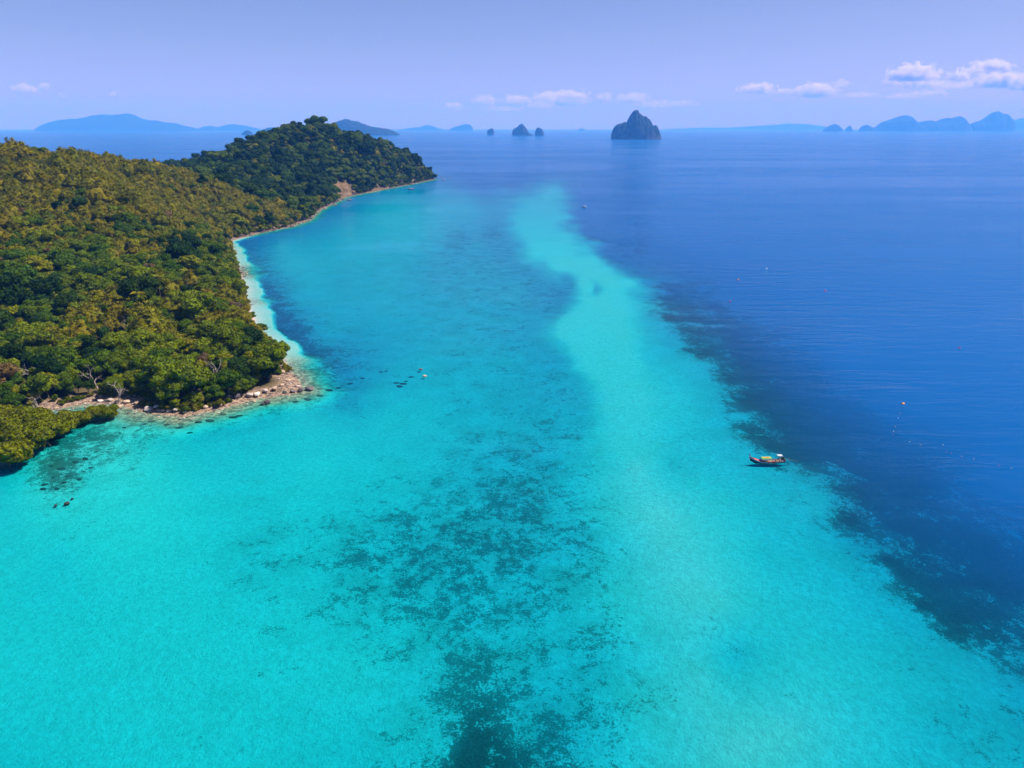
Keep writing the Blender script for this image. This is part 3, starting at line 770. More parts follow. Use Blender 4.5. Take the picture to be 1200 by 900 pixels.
M['grey'] = rock_mat('dark purple grey rock', (.055, .045, .05), (.16, .125, .13), (.30, .24, .25))
M['pale'] = rock_mat('pale shore rock', (.42, .33, .28), (.68, .57, .50), (.30, .22, .18))
M['wet'] = rock_mat('dark weedy rock', (.022, .025, .020), (.065, .060, .045), (.12, .10, .075))
def rock_geo(seed, flat=.6):
    r = np.random.default_rng(seed)
    v = ICO1.copy()
    for k in range(7):                       # facets knocked off
        n = unit(r.normal(size=3)); d = r.uniform(.55, .9); e = v @ n - d; v -= np.outer(np.maximum(e, 0) * .9, n)
    v *= 1 + .07 * r.normal(size=(len(v), 1))
    return v * np.array([1.0, r.uniform(.65, .9), flat * r.uniform(.75, 1.2)]), ICO1F
ROCK = {m: [make_mesh('rock', rock_geo(s), [M[m]]) for s in range(5)] for m in ('tan', 'grey', 'pale', 'wet')}
def boulder(px, py, w, m, label, group='boulders along the shore', sink=.25, z=None, k=0):
    x, y = gnd(px, py, 0.0)
    zz = max(H1(x, y), -.25) if z is None else z
    if zz > .3: x, y = gnd(px, py, zz)
    o = bpy.data.objects.new('boulder', ROCK[m][k % 5]); C.objects.link(o)
    o.location = (x, y, zz + w * .5 * (.55 - sink)); o.scale = (w * .5,) * 3; o.rotation_euler = (0, 0, k * 1.7)
    return tag(o, label, 'rock', group)
BR = [(362, 457, 3.6, 'grey', 'dark purple-grey boulder at the very end of the rocky point'), (352, 459, 2.6, 'grey', 'dark boulder next to the outermost boulder of the point'),
      (343, 460, 2.4, 'grey', 'third dark boulder back from the end of the point'), (334, 461, 2.2, 'wet', 'black low boulder at the waterline of the point'),
      (349, 454, 1.9, 'pale', 'small pale boulder behind the dark ones on the point'), (314, 472, 3.2, 'grey', 'large dark boulder alone in the water below the point'),
      (308, 474, 1.8, 'wet', 'small black boulder left of the large one below the point'), (322, 456, 2.4, 'tan', 'tan slab in the middle of the rocky point'),
      (330, 452, 2.2, 'tan', 'tan slab right of centre on the rocky point'), (312, 459, 2.6, 'pale', 'pale slab at the inner side of the rocky point'), (338, 447, 2.6, 'tan', 'brown boulder at the top of the point'),
      (331, 438, 2.8, 'tan', 'brown cliff boulder under the trees at the top of the point'), (326, 432, 2.4, 'grey', 'dark boulder under the overhanging tree above the point'), (346, 441, 1.6, 'grey', 'grey stone at the beach side of the point'),
      (301, 463, 3.2, 'pale', 'big pale rock face between the forest and the point'), (292, 464, 2.8, 'pale', 'pale rock left of the big pale rock face'), (278, 465, 3.2, 'grey', 'dark purple rock under the trees left of the pale rocks'),
      (268, 466, 3.0, 'grey', 'dark purple rock beside the other under the trees'), (256, 468, 2.8, 'grey', 'purple-grey rock below the brown leafless tree'), (248, 474, 2.4, 'pale', 'pale rock on the shore below the green bush'),
      (259, 475, 1.8, 'tan', 'tan rock right of the pale rock on the shore'), (241, 478, 2.0, 'tan', 'tan rock left of the pale rock on the shore'), (229, 481, 2.2, 'tan', 'tan rock at the waterline below the bushy tree'),
      (216, 484, 2.2, 'wet', 'dark wet rock at the waterline'), (206, 481, 1.9, 'pale', 'pale stone between the wet rock and the white rock'), (198, 482, 2.0, 'pale', 'second pale stone near the white rock'),
      (191, 482, 1.6, 'tan', 'small tan stone near the white rock'), (175, 481, 3.4, 'pale', 'largest white rock on the shore below the dark trees'), (183, 477, 2.0, 'pale', 'pale rock behind the largest white rock'),
      (160, 474, 2.6, 'tan', 'tan rock left of the largest white rock'), (148, 473, 2.8, 'tan', 'pink-tan ledge right of the leaning dead tree'), (138, 472, 2.6, 'tan', 'pink-tan ledge at the foot of the leaning dead tree'),
      (128, 471, 2.8, 'pale', 'pale pink ledge left of the leaning dead tree'), (118, 471, 2.4, 'pale', 'pale pink ledge farthest left by the small mangroves'), (140, 477, 2.2, 'tan', 'lower tan rock beneath the pink ledges'),
      (118, 465, 1.8, 'tan', 'tan rock behind the pink ledges'), (49, 480, 2.2, 'tan', 'pinkish rock behind the mangrove clump'), (30, 484, 2.4, 'tan', 'pinkish rock at the left behind the mangrove clump'),
      (493, 433, 2.0, 'grey', 'upper one of two lone rocks out in the lagoon'), (498, 441, 1.9, 'tan', 'lower rust-brown one of two lone rocks in the lagoon'),
      (282, 362, 2.8, 'pale', 'pale boulder at the top of the sandy beach'), (277, 366, 2.6, 'pale', 'pale boulder left of the beach top boulder'), (286, 368, 2.2, 'pale', 'pale boulder lowest on the sandy beach'), (280, 372, 2.4, 'tan', 'tan boulder half hidden by trees on the beach'), (274, 371, 2.4, 'pale', 'pale boulder farthest inland on the beach'),
      (78, 590, 1.5, 'wet', 'brown rock in the shallows off the mangroves'), (65, 592, 1.0, 'wet', 'small dark rock left of the brown rock in the shallows'), (84, 584, .9, 'wet', 'tiny dark rock behind the brown rock in the shallows')]
for k, (px, py, w, m, lab) in enumerate(BR):
    sub = py > 580
    boulder(px, py, w, m, lab, k=k, z=(-.25 if sub else (-.15 if 485 < px < 505 else None)))
# submerged dark rock heads by the mangroves and off the point
SUBM = [(88, 540, 2.6), (100, 536, 2.4), (72, 548, 2.8), (80, 556, 2.6), (62, 558, 2.2), (92, 560, 2.4), (52, 566, 2.2), (75, 564, 2.4), (106, 546, 1.6), (98, 551, 1.3), (66, 571, 1.6), (50, 571, 1.9), (60, 545, 2.2), (112, 528, 1.6),
        (464, 446, 3.4), (472, 447, 3.0), (468, 450, 3.2), (476, 444, 2.4), (482, 439, 2.6), (446, 433, 2.6), (452, 432, 2.0), (385, 456, 3.0), (396, 452, 3.0), (410, 446, 2.6), (374, 463, 3.0), (360, 467, 3.0), (346, 470, 2.8), (425, 440, 2.4),
        (280, 486, 3.6), (272, 488, 3.0), (245, 492, 3.2), (232, 494, 2.6), (262, 485, 2.4), (178, 493, 2.4), (170, 496, 2.0), (145, 500, 2.2), (210, 500, 2.6), (196, 497, 2.2), (222, 505, 2.2), (140, 506, 1.8)]
for k, (px, py, w) in enumerate(SUBM):
    x, y = gnd(px, py); z = min(H1(x, y), -.1)
    o = bpy.data.objects.new('sunken_rock', ROCK['wet'][k % 5]); C.objects.link(o)
    w2 = w * (.75 + .5 * random.random())
    o.location = (x, y, max(z, -1.2)); o.scale = (w2 * .5, w2 * .4, min(w2 * .2, max(.12, -z) * 1.2)); o.rotation_euler = (0, 0, random.uniform(-.5, .5))
    spot = 'beside the mangrove clump' if px < 130 else 'off the stony shore' if px < 300 else 'around the tip of the rocky point' if px < 430 else 'near the two lone lagoon rocks'
    same = sorted([p[0] + p[1] * .001 for p in SUBM if (p[0] < 130) == (px < 130) and (130 <= p[0] < 300) == (130 <= px < 300) and (300 <= p[0] < 430) == (300 <= px < 430)])
    n_ = same.index(px + py * .001)
    tag(o, 'dark weedy sunken rock, %s from the left %s' % ('first' if n_ == 0 else ORD[n_], spot), 'rock', 'sunken rocks ' + spot)
# loose stones of the shore and of the far headland: one mass
def rubble():
    V = []; F = []; o = 0; MI = []
    n = len(shore_px)
    r = np.random.default_rng(5)
    base = [rock_geo(s + 90, .6)[0] for s in range(4)]
    lo, lof = ico(1); 
    pts = []
    for i in range(3, n - 1):
        a, b = shore[i], shore[i + 1]; L = np.hypot(*(b - a)); dd = np.hypot(*((a + b) / 2))
        dens = 2.2 if dd < 330 else .8
        for k in range(int(L * dens)):
            u = r.random(); p = a + (b - a) * u; nx = np.array([-(b - a)[1], (b - a)[0]]) / max(L, .1)
            q = p + nx * r.normal() * (3.2 if dd < 330 else 4.0) + nx * 1.5
            pts.append((q, dd))
    Q = np.array([p[0] for p in pts]); D_ = np.array([p[1] for p in pts])
    z, dep, cov, s, rk, hr = H(Q[:, 0], Q[:, 1], True)
    keep = (s > -3.0) & (rk > .35 + .5 * r.random(len(Q)))
    for (x, y), zz, dd, ss in zip(Q[keep], z[keep], D_[keep], s[keep]):
        w = r.uniform(.2, .75) * (1 if dd < 330 else 2.2) * (1.25 if r.random() < .1 else .8)
        v = lo * (1 + .16 * r.normal(size=(len(lo), 1))) * np.array([w, w * r.uniform(.6, 1), w * r.uniform(.4, .7)])
        c, sn = math.cos(dd * 7 + x), math.sin(dd * 7 + x); v = np.stack([v[:, 0] * c - v[:, 1] * sn, v[:, 0] * sn + v[:, 1] * c, v[:, 2]], -1)
        V.append(v + np.array([x, y, zz + w * .15])); F += [tuple(int(t_) + o for t_ in f) for f in lof]; o += len(lo)
        MI += [(0 if r.random() < (.25 if ss < 0 else .55) else 1 if r.random() < .55 else 2) if dd < 520 else (1 if r.random() < .75 else 0)] * len(lof)
    me = bpy.data.meshes.new('shore_stones'); me.from_pydata(np.vstack(V).tolist(), [], F); me.update()
    for m in ('tan', 'grey', 'pale'): me.materials.append(M[m])
    me.polygons.foreach_set('material_index', np.array(MI, np.int32))
    ob = bpy.data.objects.new('shore_stones', me); C.objects.link(ob)
    tag(ob, 'loose tan and grey stones strewn along the waterline', 'stones', kind='stuff')
rubble()
# skerries off the headland
for k, (px, py, w, lab) in enumerate([(513, 209, 9, 'dark skerry touching the tip of the headland'), (520, 210.5, 9, 'low dark skerry beyond the headland tip, nearer one'), (518, 207.5, 7, 'thin dark skerry behind the nearer one off the headland'), (527, 207.5, 8, 'dark skerry farthest from the headland tip'),
                                      (481, 221, 12, 'dark reef rock awash before the end of the headland'), (409, 234, 8, 'dark rock awash at the foot of the rusty scarp'), (392, 240, 8, 'dark rock at the corner of the headland shore')]):
    x, y = gnd(px, py); o = bpy.data.objects.new('skerry', ROCK['grey'][k % 5]); C.objects.link(o); o.location = (x, y, -.2); o.scale = (w * .5, w * .8, w * .16); tag(o, lab, 'rock', 'skerries off the headland')

# driftwood on the beach
wood = plain('driftwood', (.16, .11, .08), .9, .4, 2)
def log(px0, py0, px1, py1, r0, lab):
    a = gnd(px0, py0, .25); b = gnd(px1, py1, .15)
    za, zb = max(H1(*a), 0) + r0 * .9, max(H1(*b), -.1) + r0 * .8
    u = np.linspace(0, 1, 6); A_ = np.array([*a, za]); B_ = np.array([*b, zb])
    pth = A_ + (B_ - A_) * u[:, None] + np.random.default_rng(3).normal(size=(6, 3)) * np.array([.12, .3, .02])
    rt = empty('driftwood_log', (A_[0], A_[1], 0)); off = np.array([A_[0], A_[1], 0])
    v, f = tube(pth - off, np.linspace(r0, r0 * .5, 6), 7); o = bpy.data.objects.new('stem', make_mesh('stem', (v, f), [wood])); C.objects.link(o); o.parent = rt
    mid = pth[3] - off; v, f = tube([mid, mid + [.5, .3, .7], mid + [.7, .6, 1.3]], [r0 * .5, r0 * .35, r0 * .15], 5)
    o = bpy.data.objects.new('branch_stub', make_mesh('branch_stub', (v, f), [wood])); C.objects.link(o); o.parent = rt
    tag(rt, lab, 'log')
log(281, 357.5, 297, 356.5, .28, 'dark fallen log lying across the sandy beach into the water')
log(303, 385, 317, 383, .16, 'thin fallen branch in the shallow white water off the beach')

# ------------------------------------------------------------------ long-tail boat
P = {n: plain(n, c, rf, .15, 4) for n, c, rf in [('boat black', (.012, .012, .016), .4), ('boat white', (.62, .64, .70), .5), ('boat blue grey', (.16, .20, .38), .45), ('boat red', (.55, .03, .035), .45), ('boat pink', (.72, .20, .20), .5),
     ('boat deck', (.42, .26, .16), .7), ('canopy green', (.11, .34, .11), .6), ('canopy yellow', (.48, .38, .08), .6), ('cloth orange', (.75, .28, .05), .7), ('engine metal', (.03, .03, .035), .35), ('awning white', (.55, .58, .56), .6), ('drum blue', (.02, .06, .42), .4), ('jacket red', (.75, .05, .03), .7), ('post brown', (.10, .05, .03), .6)]}
def box_geo(c, s, rot=None):
    v = np.array([[x, y, z] for x in (-.5, .5) for y in (-.5, .5) for z in (-.5, .5)]) * np.array(s)
    if rot is not None: v = v @ np.array(Matrix.Rotation(rot, 3, 'Z')).T
    return v + np.array(c), [(0, 1, 3, 2), (4, 6, 7, 5), (0, 4, 5, 1), (2, 3, 7, 6), (0, 2, 6, 4), (1, 5, 7, 3)]
def part(name, geo, mat, parent, smooth=False):
    o = bpy.data.objects.new(name, make_mesh(name, geo, [mat])); C.objects.link(o); o.parent = parent
    if smooth: o.data.polygons.foreach_set('use_smooth', [True] * len(o.data.polygons))
    return o
def hull_section(u, L):
    """u 0 stern .. 1 bow; returns x, half beam, keel z, sheer z"""
    x = (u - .5) * L
    hb = 1.02 * (math.sin(math.pi * min(max(.14 + u * .80, 0), 1)) ** .75) * (1 - sstep(.80, 1.0, np.array(u)) * .93)
    sheer = .62 + .18 * (abs(u - .45) * 2) ** 2 + .85 * float(sstep(.62, 1.0, np.array(u))) ** 1.4
    keel = -.32 + .95 * float(sstep(.80, 1.0, np.array(u))) + .12 * float(sstep(.15, 0, np.array(u)))
    return x, float(hb), keel, sheer
def strip(L, z0f, z1f, off, n=26):
    """band along both sides of the hull between two height fractions"""
    V = []; F = []
    prof = lambda hb, k, s, w: (hb * (math.sin(min(w, 1) * math.pi / 2) ** .6) if w > 0 else 0.0, k + (s - k) * w)
    W = np.linspace(z0f, z1f, 5)
    for sgn in (-1, 1):
        b0 = len(V)
        for i in range(n + 1):
            x, hb, k, s = hull_section(i / n, L)
            for w in W:
                y, z = prof(hb, k, s, w); V.append((x, sgn * (y + off), z))
        for i in range(n):
            for j in range(4):
                q = (b0 + i * 5 + j, b0 + (i + 1) * 5 + j, b0 + (i + 1) * 5 + j + 1, b0 + i * 5 + j + 1)
                F.append(q if sgn < 0 else q[::-1])
    # transom
    return np.array(V), F
BL = 10.2
bx0, by0 = gnd(899, 542)
boat = empty('longtail_boat', (bx0, by0, 0), R(180) + R(2))      # bow points to the left of the picture
tag(boat, 'wooden longtail boat with green canopy anchored over pale sand', 'boat')
hull = part('hull', strip(BL, 0.0, .62, 0), P['boat black'], boat, True)
def transom():
    x, hb, k, s = hull_section(0, BL); n = 9
    v = [(x - .02, hb * math.sin(a) * 1.0, k + (s - k) * (1 - abs(math.cos(a)) ** 1.6)) for a in np.linspace(-math.pi / 2, math.pi / 2, n)]
    v += [(x + .06, p[1], p[2]) for p in v]
    return np.array(v), [tuple(range(n)), tuple(range(2 * n - 1, n - 1, -1))] + [(i, i + 1, n + i + 1, n + i) for i in range(n - 1)]
part('transom', transom(), P['boat red'], boat)
part('blue_strake', strip(BL, .62, .80, .012), P['boat blue grey'], boat, True)
part('white_strake', strip(BL, .80, .90, .02), P['boat white'], boat, True)
part('red_gunwale', strip(BL, .90, 1.02, .03), P['boat red'], boat, True)
def deck_geo(u0, u1, w, inset):
    V = []; F = []; n = 12
    for i in range(n + 1):
        x, hb, k, s = hull_section(u0 + (u1 - u0) * i / n, BL); y = max(hb - inset, .02); z = k + (s - k) * w
        V += [(x, -y, z), (x, y, z), (x, -y, z - .05), (x, y, z - .05)]
    for i in range(n):
        a, b = i * 4, i * 4 + 4
        F += [(a, b, b + 1, a + 1), (a + 2, a + 3, b + 3, b + 2), (a, a + 2, b + 2, b), (a + 1, b + 1, b + 3, a + 3)]
    F += [(0, 1, 3, 2), (n * 4, n * 4 + 2, n * 4 + 3, n * 4 + 1)]
    return np.array(V), F
part('floor_deck', deck_geo(.03, .70, .55, .06), P['boat deck'], boat)
part('fore_deck', deck_geo(.70, .985, .90, .04), P['boat pink'], boat)
for u in (.12, .22, .62):
    x, hb, k, s = hull_section(u, BL); part('thwart', box_geo((x, 0, k + (s - k) * .84), (.26, hb * 1.9, .05)), P['boat deck'], boat)
x, hb, k, s = hull_section(1, BL)
prow = part('prow_post', tube([(x - .45, 0, s - .5), (x - .1, 0, s + .05), (x + .18, 0, s + .7), (x + .32, 0, s + 1.35)], [.13, .12, .10, .07], 6), P['post brown'], boat)
part('ribbon', merge([tube([(x + .02, 0, s + .25), (x + .10, 0, s + .45)], [.18, .18], 8), tube([(x + .1, 0, s + .3), (x + .32, .05, s - .1), (x + .3, .08, s - .7)], [.06, .09, .05], 5)]), P['boat pink'], prow)
# canopy on posts amidships
can = part('canopy', merge([box_geo((.35, 0, 1.46), (2.9, 1.8, .06)), box_geo((.35, 0, 1.515), (2.9, 1.0, .05))]), P['canopy green'], boat)
part('canopy_panel', box_geo((.35, -.05, 1.555), (2.3, .8, .03)), P['canopy yellow'], can)
for sx in (-1, .35, 1.7):
    for sy in (-.85, .85): part('post', tube([(sx, sy, .3), (sx, sy, 1.44)], [.035, .035], 6), P['post brown'], boat)
# engine on its pivot with the long propeller shaft
eng = part('engine', merge([box_geo((-4.35, 0, 1.25), (.75, .5, .5)), box_geo((-4.30, 0, 1.58), (.4, .34, .2)), tube([(-4.2, 0, .5), (-4.25, 0, 1.1)], [.09, .09], 6), tube([(-4.0, 0, 1.3), (-3.3, .1, 1.45)], [.03, .025], 5)]), P['engine metal'], boat)
sh_ = part('tail_shaft', tube([(-4.6, 0, 1.2), (-6.6, .05, .78), (-8.9, .1, .22)], [.045, .04, .035], 6), P['engine metal'], boat)
part('propeller', merge([box_geo((-8.9, .1, .22), (.05, .42, .1)), box_geo((-8.9, .1, .22), (.05, .1, .42))]), P['engine metal'], sh_)
awn = part('stern_awning', merge([box_geo((-3.35, 0, 2.22), (1.4, 1.1, .05)), box_geo((-3.35, 0, 2.27), (1.3, .6, .06))]), P['awning white'], boat)
for sx in (-2.75, -3.95):
    part('awning_post', tube([(sx, .45, .4), (sx, .45, 2.2)], [.03, .03], 6), P['post brown'], boat)
part('awning_brace', tube([(-2.75, -.45, .4), (-3.3, -.1, 2.2)], [.03, .03], 6), P['post brown'], boat)
def in_boat(name, geo, mat, lab, cat, group=None):
    o = bpy.data.objects.new(name, make_mesh(name, geo, [mat])); C.objects.link(o); o.location = boat.location; o.rotation_euler = boat.rotation_euler; return tag(o, lab, cat, group)
def drum(cx, cy, z, r_, h): 
    return tube([(cx, cy, z), (cx, cy, z + .04), (cx, cy, z + h * .3), (cx, cy, z + h * .33), (cx, cy, z + h * .36), (cx, cy, z + h * .66), (cx, cy, z + h)], [r_ * .94, r_, r_, r_ * 1.06, r_, r_, r_ * .93], 14)
in_boat('storage_drum', drum(2.05, -.1, .28, .30, .85), P['drum blue'], 'blue drum standing before the canopy of the longtail boat', 'drum')
for k, (x_, c, lab) in enumerate([(-.1, 'jacket red', 'red life vest hanging over the boat side, left one'), (-1.35, 'jacket red', 'red life vest hanging over the boat side, right one')]):
    in_boat('life_vest', merge([box_geo((x_, 1.03, .62), (.55, .10, .34)), box_geo((x_ - .15, .95, .80), (.2, .22, .08)), box_geo((x_ + .15, .95, .80), (.2, .22, .08))]), P[c], lab, 'life vest', 'life vests on the longtail boat')
in_boat('folded_cloth', merge([box_geo((.3, -.05, 1.60), (1.3, .45, .06)), box_geo((.15, .02, 1.65), (.8, .4, .05))]), P['cloth orange'], 'folded orange cloth lying on the green boat canopy', 'cloth')

# small white boat far out
x, y = gnd(685, 243)
sb = empty('small_boat', (x, y, 0), R(20)); tag(sb, 'tiny white motorboat far out beyond the sand bar', 'boat')
def small_hull():
    V = []; F = []; n = 10
    for i in range(n + 1):
        u = i / n; b = 1.0 * (1 - u ** 3) + .03; V += [(-2.6 + 5.2 * u, -b, .8 + .3 * u), (-2.6 + 5.2 * u, -b * .6, -.1 + .3 * u ** 3), (-2.6 + 5.2 * u, b * .6, -.1 + .3 * u ** 3), (-2.6 + 5.2 * u, b, .8 + .3 * u)]
    for i in range(n):
        for j in range(3): F.append((i * 4 + j, i * 4 + j + 1, i * 4 + j + 5, i * 4 + j + 4))
        F.append((i * 4 + 3, i * 4, i * 4 + 4, i * 4 + 7))
    F += [(3, 2, 1, 0), (n * 4, n * 4 + 1, n * 4 + 2, n * 4 + 3)]
    return np.array(V), F
part('hull', small_hull(), P['awning white'], sb); part('roof', box_geo((-.2, 0, 2.2), (2.2, 1.6, .08)), P['awning white'], sb)
for sx in (-1.1, .7):
    for sy in (-.7, .7): part('roof_post', tube([(sx, sy, .7), (sx, sy, 2.2)], [.04, .04], 5), P['awning white'], sb)
part('outboard_engine', box_geo((-2.75, 0, .9), (.4, .45, .8)), P['engine metal'], sb)

# ------------------------------------------------------------------ buoys
BM = {n: plain('buoy ' + n, c, .45, .12, 3) for n, c in [('orange', (.80, .28, .04)), ('magenta', (.60, .03, .22)), ('white', (.78, .78, .76)), ('yellow', (.70, .48, .08)), ('coral', (.80, .26, .18))]}
def lathe(prof, sides=12):
    return tube([(0, 0, z) for r_, z in prof], [max(r_, .01) for r_, z in prof], sides)
BUOY = lathe([(.05, -.28), (.30, -.18), (.38, 0), (.36, .16), (.22, .32), (.08, .40)])
RING = lathe([(.05, .38), (.05, .55)], 6)
BAR = tube([(-.62, 0, .08), (-.55, 0, .08), (-.2, 0, .08), (.2, 0, .08), (.55, 0, .08), (.62, 0, .08)], [.2, .34, .36, .36, .34, .2], 10)
def buoy(px, py, c, s, lab, group, barrel=False):
    x, y = gnd(px, py); rt = empty('mooring_buoy' if not barrel else 'barrel_float', (x, y, .05), .3); rt.scale = (s, s, s)
    part('float_body', BAR if barrel else BUOY, BM[c], rt, True); part('mooring_ring', RING, P['engine metal'], rt)
    tag(rt, lab, 'buoy', group)
buoy(1058, 473.5, 'orange', .95, 'orange barrel float at the head of the float line', 'buoys', True)
buoy(1124, 408, 'magenta', 1.1, 'magenta buoy alone on the deep blue water at right', 'buoys')
buoy(865, 328, 'coral', 1.7, 'coral and white buoy upper left over the deep water edge', 'buoys')
buoy(855.5, 353.5, 'magenta', 1.4, 'magenta buoy over the drop-off below the coral one', 'buoys')
buoy(967, 341, 'magenta', 1.4, 'magenta buoy right of the coral one', 'buoys')
buoy(898.5, 315, 'white', 1.2, 'white buoy farthest of the visible buoys', 'buoys')
for k, (px, py, c) in enumerate([(1055, 484.5, 'orange'), (1052.5, 490, 'white'), (1049, 500, 'yellow'), (1047, 505.5, 'white'), (1046, 509, 'magenta')]):
    buoy(px, py, c, .34, '%s float, %s down the short line below the barrel float' % (c, ORD[k] if k else 'first'), 'small floats of the swimming line')
for k, (px, py, c) in enumerate([(1066, 518, 'white'), (1079, 521.5, 'yellow'), (1105, 521.5, 'white'), (1109, 530, 'magenta'), (1115, 531.5, 'magenta'), (1127, 535, 'orange'), (1141, 538, 'yellow'), (1170, 546, 'magenta'), (1185, 549, 'yellow')]):
    buoy(px, py, c, .34, '%s float, %s from the left in the long slanting line' % (c, ORD[k] if k else 'first'), 'small floats of the swimming line')

# ------------------------------------------------------------------ islands on the horizon
def karst_mat(name, rock_amt):
    t = NT(name); p = t.n('ShaderNodeTexCoord').outputs['Object']; g = t.n('ShaderNodeNewGeometry')
    nz = t.n('ShaderNodeSeparateXYZ', {0: g.outputs['Normal']}).outputs[2]
    n1 = t.noise(.02, 7, .65, p); n2 = t.noise(.006, 5, .6, p)
    veg = t.mix(t.sstep(n1, .38, .62), (.005, .014, .007), (.020, .034, .013))
    rk = t.mix(t.sstep(n1, .4, .6), (.16, .15, .13), (.36, .33, .29))
    f = t.math('MULTIPLY', t.sstep(t.math('ADD', nz, t.math('MULTIPLY', n2, .6)), .72, .45), rock_amt)
    bp = t.n('ShaderNodeBump', {'Strength': 1.0, 'Distance': 14.0, 'Height': n1})
    return t.done(t.n('ShaderNodeBsdfPrincipled', {'Base Color': t.mix(f, veg, rk), 'Roughness': .9, 'Specular IOR Level': .1, 'Normal': bp}))
KM = karst_mat('wooded limestone', .14); KF = karst_mat('wooded hill', .12)
def island(name, prof, D, seed, lab, steep=.42, thick=.8, mat=None, rough=.30, nx=120, ny=56):
    """prof: outline (px, py) in the photo; built as a round hill of its own depth at distance D"""
    pr = np.array([at_dist(px, py, D) for px, py in prof]); xs, zs = pr[:, 0], np.maximum(pr[:, 2], 0)
    w = (xs[-1] - xs[0]) / 2; cxm = (xs[-1] + xs[0]) / 2
    u = np.linspace(-1, 1, nx); v = np.linspace(-1, 1, ny)
    U, Vv = np.meshgrid(u, v); X = U * w; T = thick * w
    zc = np.interp(cxm + X.ravel(), xs, zs).reshape(X.shape) * (1 + .10 * (fbm(X / (w * .07), X * 0 + seed, seed + 30, 3) - .5))
    # plan shape: round off the ends
    plan = np.sqrt(np.clip(1 - np.abs(U) ** 3.2, 0.02, 1)); Y = Vv * T * plan
    q = np.clip(1 - np.abs(Vv) ** 2.2, 0, 1) ** steep
    hmax = zs.max()
    rg = np.abs(fbm(X / (w * .22), Y / (w * .22), seed, 5, .55) - .5) * 2
    Z = zc * q * (1 - rough * 2.2 * rg * np.abs(Vv) ** .7) + hmax * rough * .25 * (fbm(X / (w * .09), Y / (w * .09), seed + 9, 3) - .5) * q
    sx = (fbm(X / (w * .15), Y / (w * .15) + Z / (hmax * .4), seed + 3, 3) - .5) * w * .06
    Z = np.maximum(Z, 0) - 4.0 * (q < .02)
    Z[0, :] = Z[-1, :] = -6; Z[:, 0] = Z[:, -1] = -6
    P3 = np.stack([X + sx * .4, Y + sx, Z], -1).reshape(-1, 3)
    i, j = np.meshgrid(np.arange(ny - 1), np.arange(nx - 1), indexing='ij')
    F = np.stack([i * nx + j, i * nx + j + 1, (i + 1) * nx + j + 1, (i + 1) * nx + j], -1).reshape(-1, 4)
    o = mesh_obj(name, P3, F, mat or KM, smooth=True, loc=(cxm, D, 0))
    tag(o, lab, 'island', 'islands on the horizon')
    return o
def dist_of(py): return gnd(600, py)[1]
island('rock_islet', [(716, 163), (717, 155), (720, 149), (724, 145), (729, 144.5), (733, 143), (735, 144), (738, 137), (742, 131), (745, 128.5), (748, 130), (752, 134.5), (757, 136.5), (761, 139), (763.5, 143), (765, 146.5), (768, 147), (771, 149), (772, 153), (774, 158), (774.5, 163)],
       dist_of(163.3), 3, 'large pointed rock island alone on the horizon', .40, .75)
island('rock_islet', [(600, 159), (600.5, 153), (603, 150), (606, 149), (609, 146), (612, 144.5), (614, 147), (617, 151), (620, 156), (625, 158.5)], dist_of(158.8), 5, 'twin peaked rock islet left of the large pointed island', .4, .6)
island('rock_islet', [(626.5, 159), (627, 154), (629, 150), (632, 149.5), (635, 151), (637, 154), (638, 159)], dist_of(158.8), 6, 'small blunt rock islet right of the twin peaked one', .35, .7)
island('rock_islet', [(571, 158), (571, 153), (574, 151), (577, 150), (579, 153), (579.5, 158)], dist_of(157.8), 7, 'smallest dark rock islet left of the twin peaked one', .35, .7)
island('wooded_island', [(386, 158), (389, 147), (393, 143), (399, 140.5), (405, 139.5), (413, 141), (421, 143), (428, 146), (436, 148.5), (447, 150), (456, 151.5), (463, 154), (468.5, 158)], dist_of(158.2), 8, 'dark wooded island right behind the headland summit', .7, .6, KF, .1)
island('wooded_island', [(283, 158), (286, 154), (290, 152.5), (294, 154), (297, 158)], dist_of(157.8), 9, 'tiny islet left of the headland, leftmost of its pair', .6, .6, KF, .1)
island('wooded_island', [(298, 158), (304, 155), (309, 151.5), (315, 149.5), (322, 149), (327, 152), (333, 156), (345, 158)], dist_of(157.9), 10, 'low dark island half hidden behind the headland', .7, .5, KF, .1)
island('wooded_island', [(43, 152.5), (50, 147.5), (60, 143), (72, 140.5), (84, 139.5), (97, 138.5), (108, 136), (120, 134), (128, 134.3), (140, 134.5), (148, 133), (156, 135), (163, 138.5), (172, 141), (183, 141), (194, 143.5), (203, 144), (213, 147), (225, 149), (236, 152.5)], 24000, 11, 'long mountainous island at the left of the horizon', .9, .35, KF, .08)
island('wooded_island', [(228, 153), (238, 148.5), (247, 147), (256, 149.5), (266, 146), (274, 145.3), (286, 147), (300, 150), (312, 153)], 27000, 12, 'faint low hills right of the long mountainous island', .9, .35, KF, .08)
island('wooded_island', [(460, 153), (470, 151.5), (482, 149.5), (492, 149), (501, 146), (507, 148), (516, 151), (528, 153)], 30000, 13, 'faint pointed island just right of the wooded island', .9, .35, KF, .08)
island('wooded_island', [(526, 153), (530, 149.5), (536, 148), (542, 146), (547, 145.2), (551, 146), (554, 150), (555, 153)], 26000, 14, 'faint flat topped island left of the smallest rock islet', .6, .5, KF, .08)
island('wooded_island', [(676, 153), (679, 151), (682, 150), (684, 151.3), (688, 153)], 26000, 15, 'tiny faint islet left of the large pointed island', .7, .6, KF, .08)
island('wooded_island', [(770, 153), (800, 150.5), (830, 149.5), (850, 150), (880, 148), (905, 146.5), (925, 144.8), (945, 145.5), (962, 147.5), (985, 151), (1000, 153)], 36000, 16, 'faint long low land between the pointed island and the right group', .9, .2, KF, .06)
